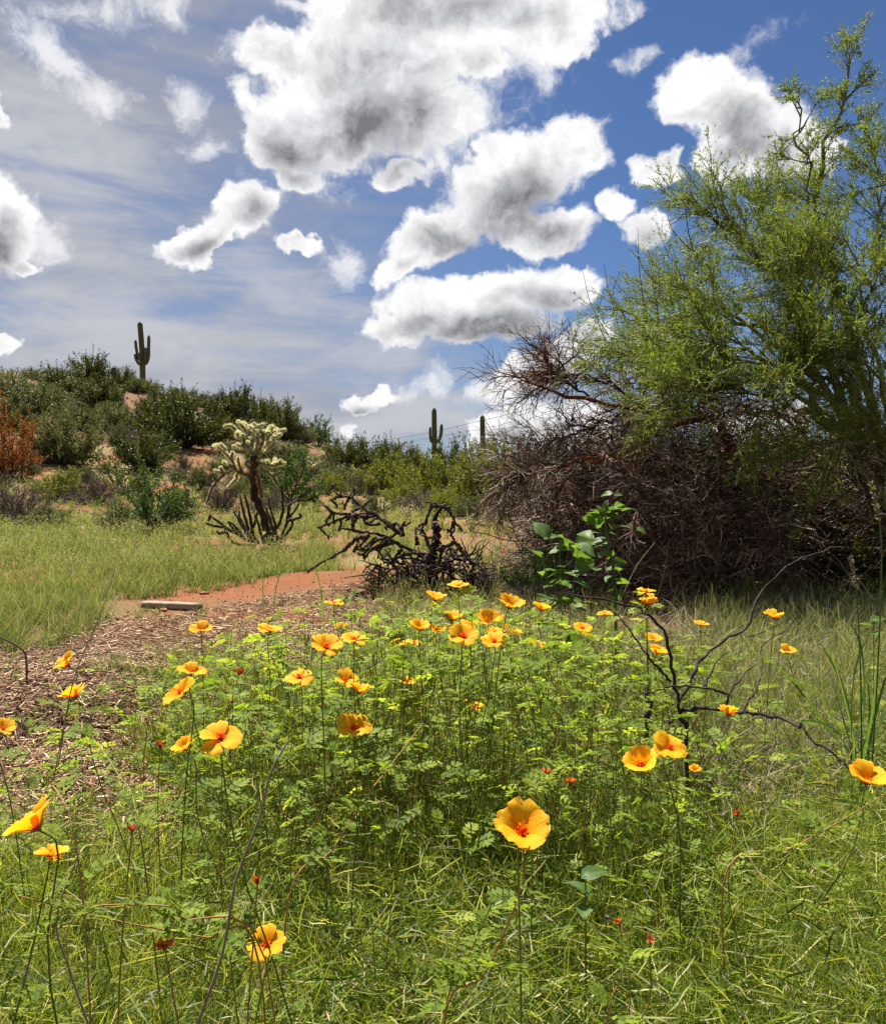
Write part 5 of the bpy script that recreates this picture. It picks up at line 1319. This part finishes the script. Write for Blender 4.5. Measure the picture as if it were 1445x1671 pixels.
for k in range(3):
    e = at(880 + 32 * k, 880 + 10 * (k != 1), 4.2 + .1 * k) - f; me, P = stemtube([np.array([.03 * k, 0, 0]), e * np.array([.5, 1, .5]) + [.03, 0, .0], e], .005, .002, M_pstem, 'stem', 5, 12); ob('stem', me, vn_)
    for j in range(13):
        X = P[pr.integers(3, 12)] + pr.normal(size=3) * .03; leaf3(vn_, X, (pr.normal(), pr.normal() - .3, pr.uniform(-.2, .5)), pr.uniform(.06, .12), pr.normal() * .5)
for lx, ly, D, s, label in [(1425, 1012, 3.2, .07, 'broad low leaf at the right edge behind the tall grass'), (955, 1430, 1.25, .04, 'small rounded yellow-green seedling right of the largest poppy')]:
    f = at(lx, ly, D); f[2] = float(ht(f[0], D)); h = at(lx, ly, D) - f
    t = thing('seedling', label, 'plant', f); me, P = stemtube([np.zeros(3), h * .5, h], .002, .0015, M_pstem); ob('stem', me, t)
    for k in range(3): a = k * 2.1 + .3; leaf3(t, h * (1 - .05 * k), (math.cos(a), math.sin(a), .25), s, .2)

# ------------------------------------------------------------------ tall grass at the right edge
f = at(1400, 1262, 2.3); f[2] = float(ht(f[0], 2.3))
tg = thing('tall_grass_clump', 'tall clump of broad green grass blades at the right edge', 'grass', f)
BLD = [[(1395, 1250), (1330, 1160), (1270, 1090), (1190, 1040)], [(1400, 1250), (1380, 1150), (1360, 1080), (1335, 1040)], [(1405, 1250), (1410, 1120), (1400, 1040), (1370, 1000)], [(1410, 1250), (1440, 1120), (1470, 1060)], [(1398, 1255), (1400, 1170), (1420, 1080), (1440, 1010)],
       [(1390, 1250), (1370, 1200), (1340, 1180), (1300, 1175)], [(1400, 1252), (1440, 1200), (1480, 1180)], [(1400, 1252), (1375, 1120), (1330, 1040), (1300, 1010)], [(1395, 1255), (1350, 1230), (1290, 1240), (1260, 1245)], [(1404, 1250), (1425, 1150), (1432, 1060)],
       [(1400, 1255), (1360, 1190), (1300, 1150), (1240, 1150)], [(1408, 1250), (1402, 1150), (1385, 1060)], [(1395, 1250), (1388, 1180), (1395, 1090), (1420, 1030)], [(1402, 1255), (1450, 1150), (1465, 1100)], [(1398, 1250), (1360, 1120), (1350, 1060)], [(1405, 1250), (1440, 1230), (1470, 1240)],
       [(1390, 1255), (1340, 1140), (1290, 1110)], [(1400, 1250), (1418, 1180), (1415, 1100)]]
for i, q in enumerate(BLD):
    P = smooth([at(x, y, 2.3 - .12 * j * math.sin(i * 1.7)) - f for j, (x, y) in enumerate(q)], 9); P[0] = [pr.normal() * .015, pr.normal() * .015, -.01]
    mb = MB(); ribbons(mb, P[None], np.array([[.0024, .0032, .0035, .0035, .0033, .003, .0024, .0016, .0004]]), np.array([.3 + .5 * pr.random()]), pr); ob('blade', mb.mesh('blade', M_tall, True), tg)
for q in ([(1405, 1250), (1404, 1120), (1398, 980), (1388, 910)], [(1422, 1250), (1432, 1080), (1438, 920), (1434, 850), (1420, 790)]):
    P = smooth([at(x, y, 2.2) - f for x, y in q], 16); mb = MB(); tubes(mb, P[None], np.linspace(.0024, .0014, 16)[None], 5, .5); o = ob('seed_stalk', mb.mesh('seed_stalk', M_tall), tg)
    mb = MB(); X, T, t_ = pick(P[None, 11:], 90, 0, 1, pr); ribbons(mb, grow(X, T + .5 * pr.normal(size=T.shape), .012, 3, .1, 0, pr), np.array([[.0008, .0018, .0004]]), pr.random(90), pr); ob('seed_head', mb.mesh('seed_head', M_straw), o, kind='stuff')
# slender green blades standing before the mulch bank
ORD = ['leftmost', 'second from the left', 'third from the left', 'fourth from the left', 'fifth from the left', 'sixth from the left', 'seventh from the left', 'eighth from the left', 'ninth from the left', 'rightmost']
for i, (x, y, tx, ty, D) in enumerate([(390, 1000, 402, 880, 6.0), (400, 1000, 380, 905, 6.0), (430, 985, 425, 900, 6.2), (445, 985, 470, 905, 6.2), (520, 1000, 545, 880, 5.6), (530, 1000, 500, 890, 5.6), (560, 1000, 552, 850, 5.6), (575, 1005, 620, 900, 5.4), (690, 1010, 668, 960, 4.0), (700, 1010, 640, 975, 4.0)]):
    a_, b_ = at(x, y, D), at(tx, ty, D); f = a_.copy(); f[2] = float(ht(a_[0], D))
    P = smooth([np.zeros(3), (b_ - f) * np.array([.25, 1, .55]), b_ - f], 8); mb = MB(); ribbons(mb, P[None], np.array([[.003, .0045, .005, .005, .0045, .004, .0025, .0006]]), np.array([.6]), pr)
    o = ob('grass_blade', mb.mesh('grass_blade', M_tall), None, f); o['label'] = 'slender green blade before the mulch bank, ' + ORD[i] + ' of ten'; o['category'] = 'grass blade'; o['group'] = 'slender blades before the bank'
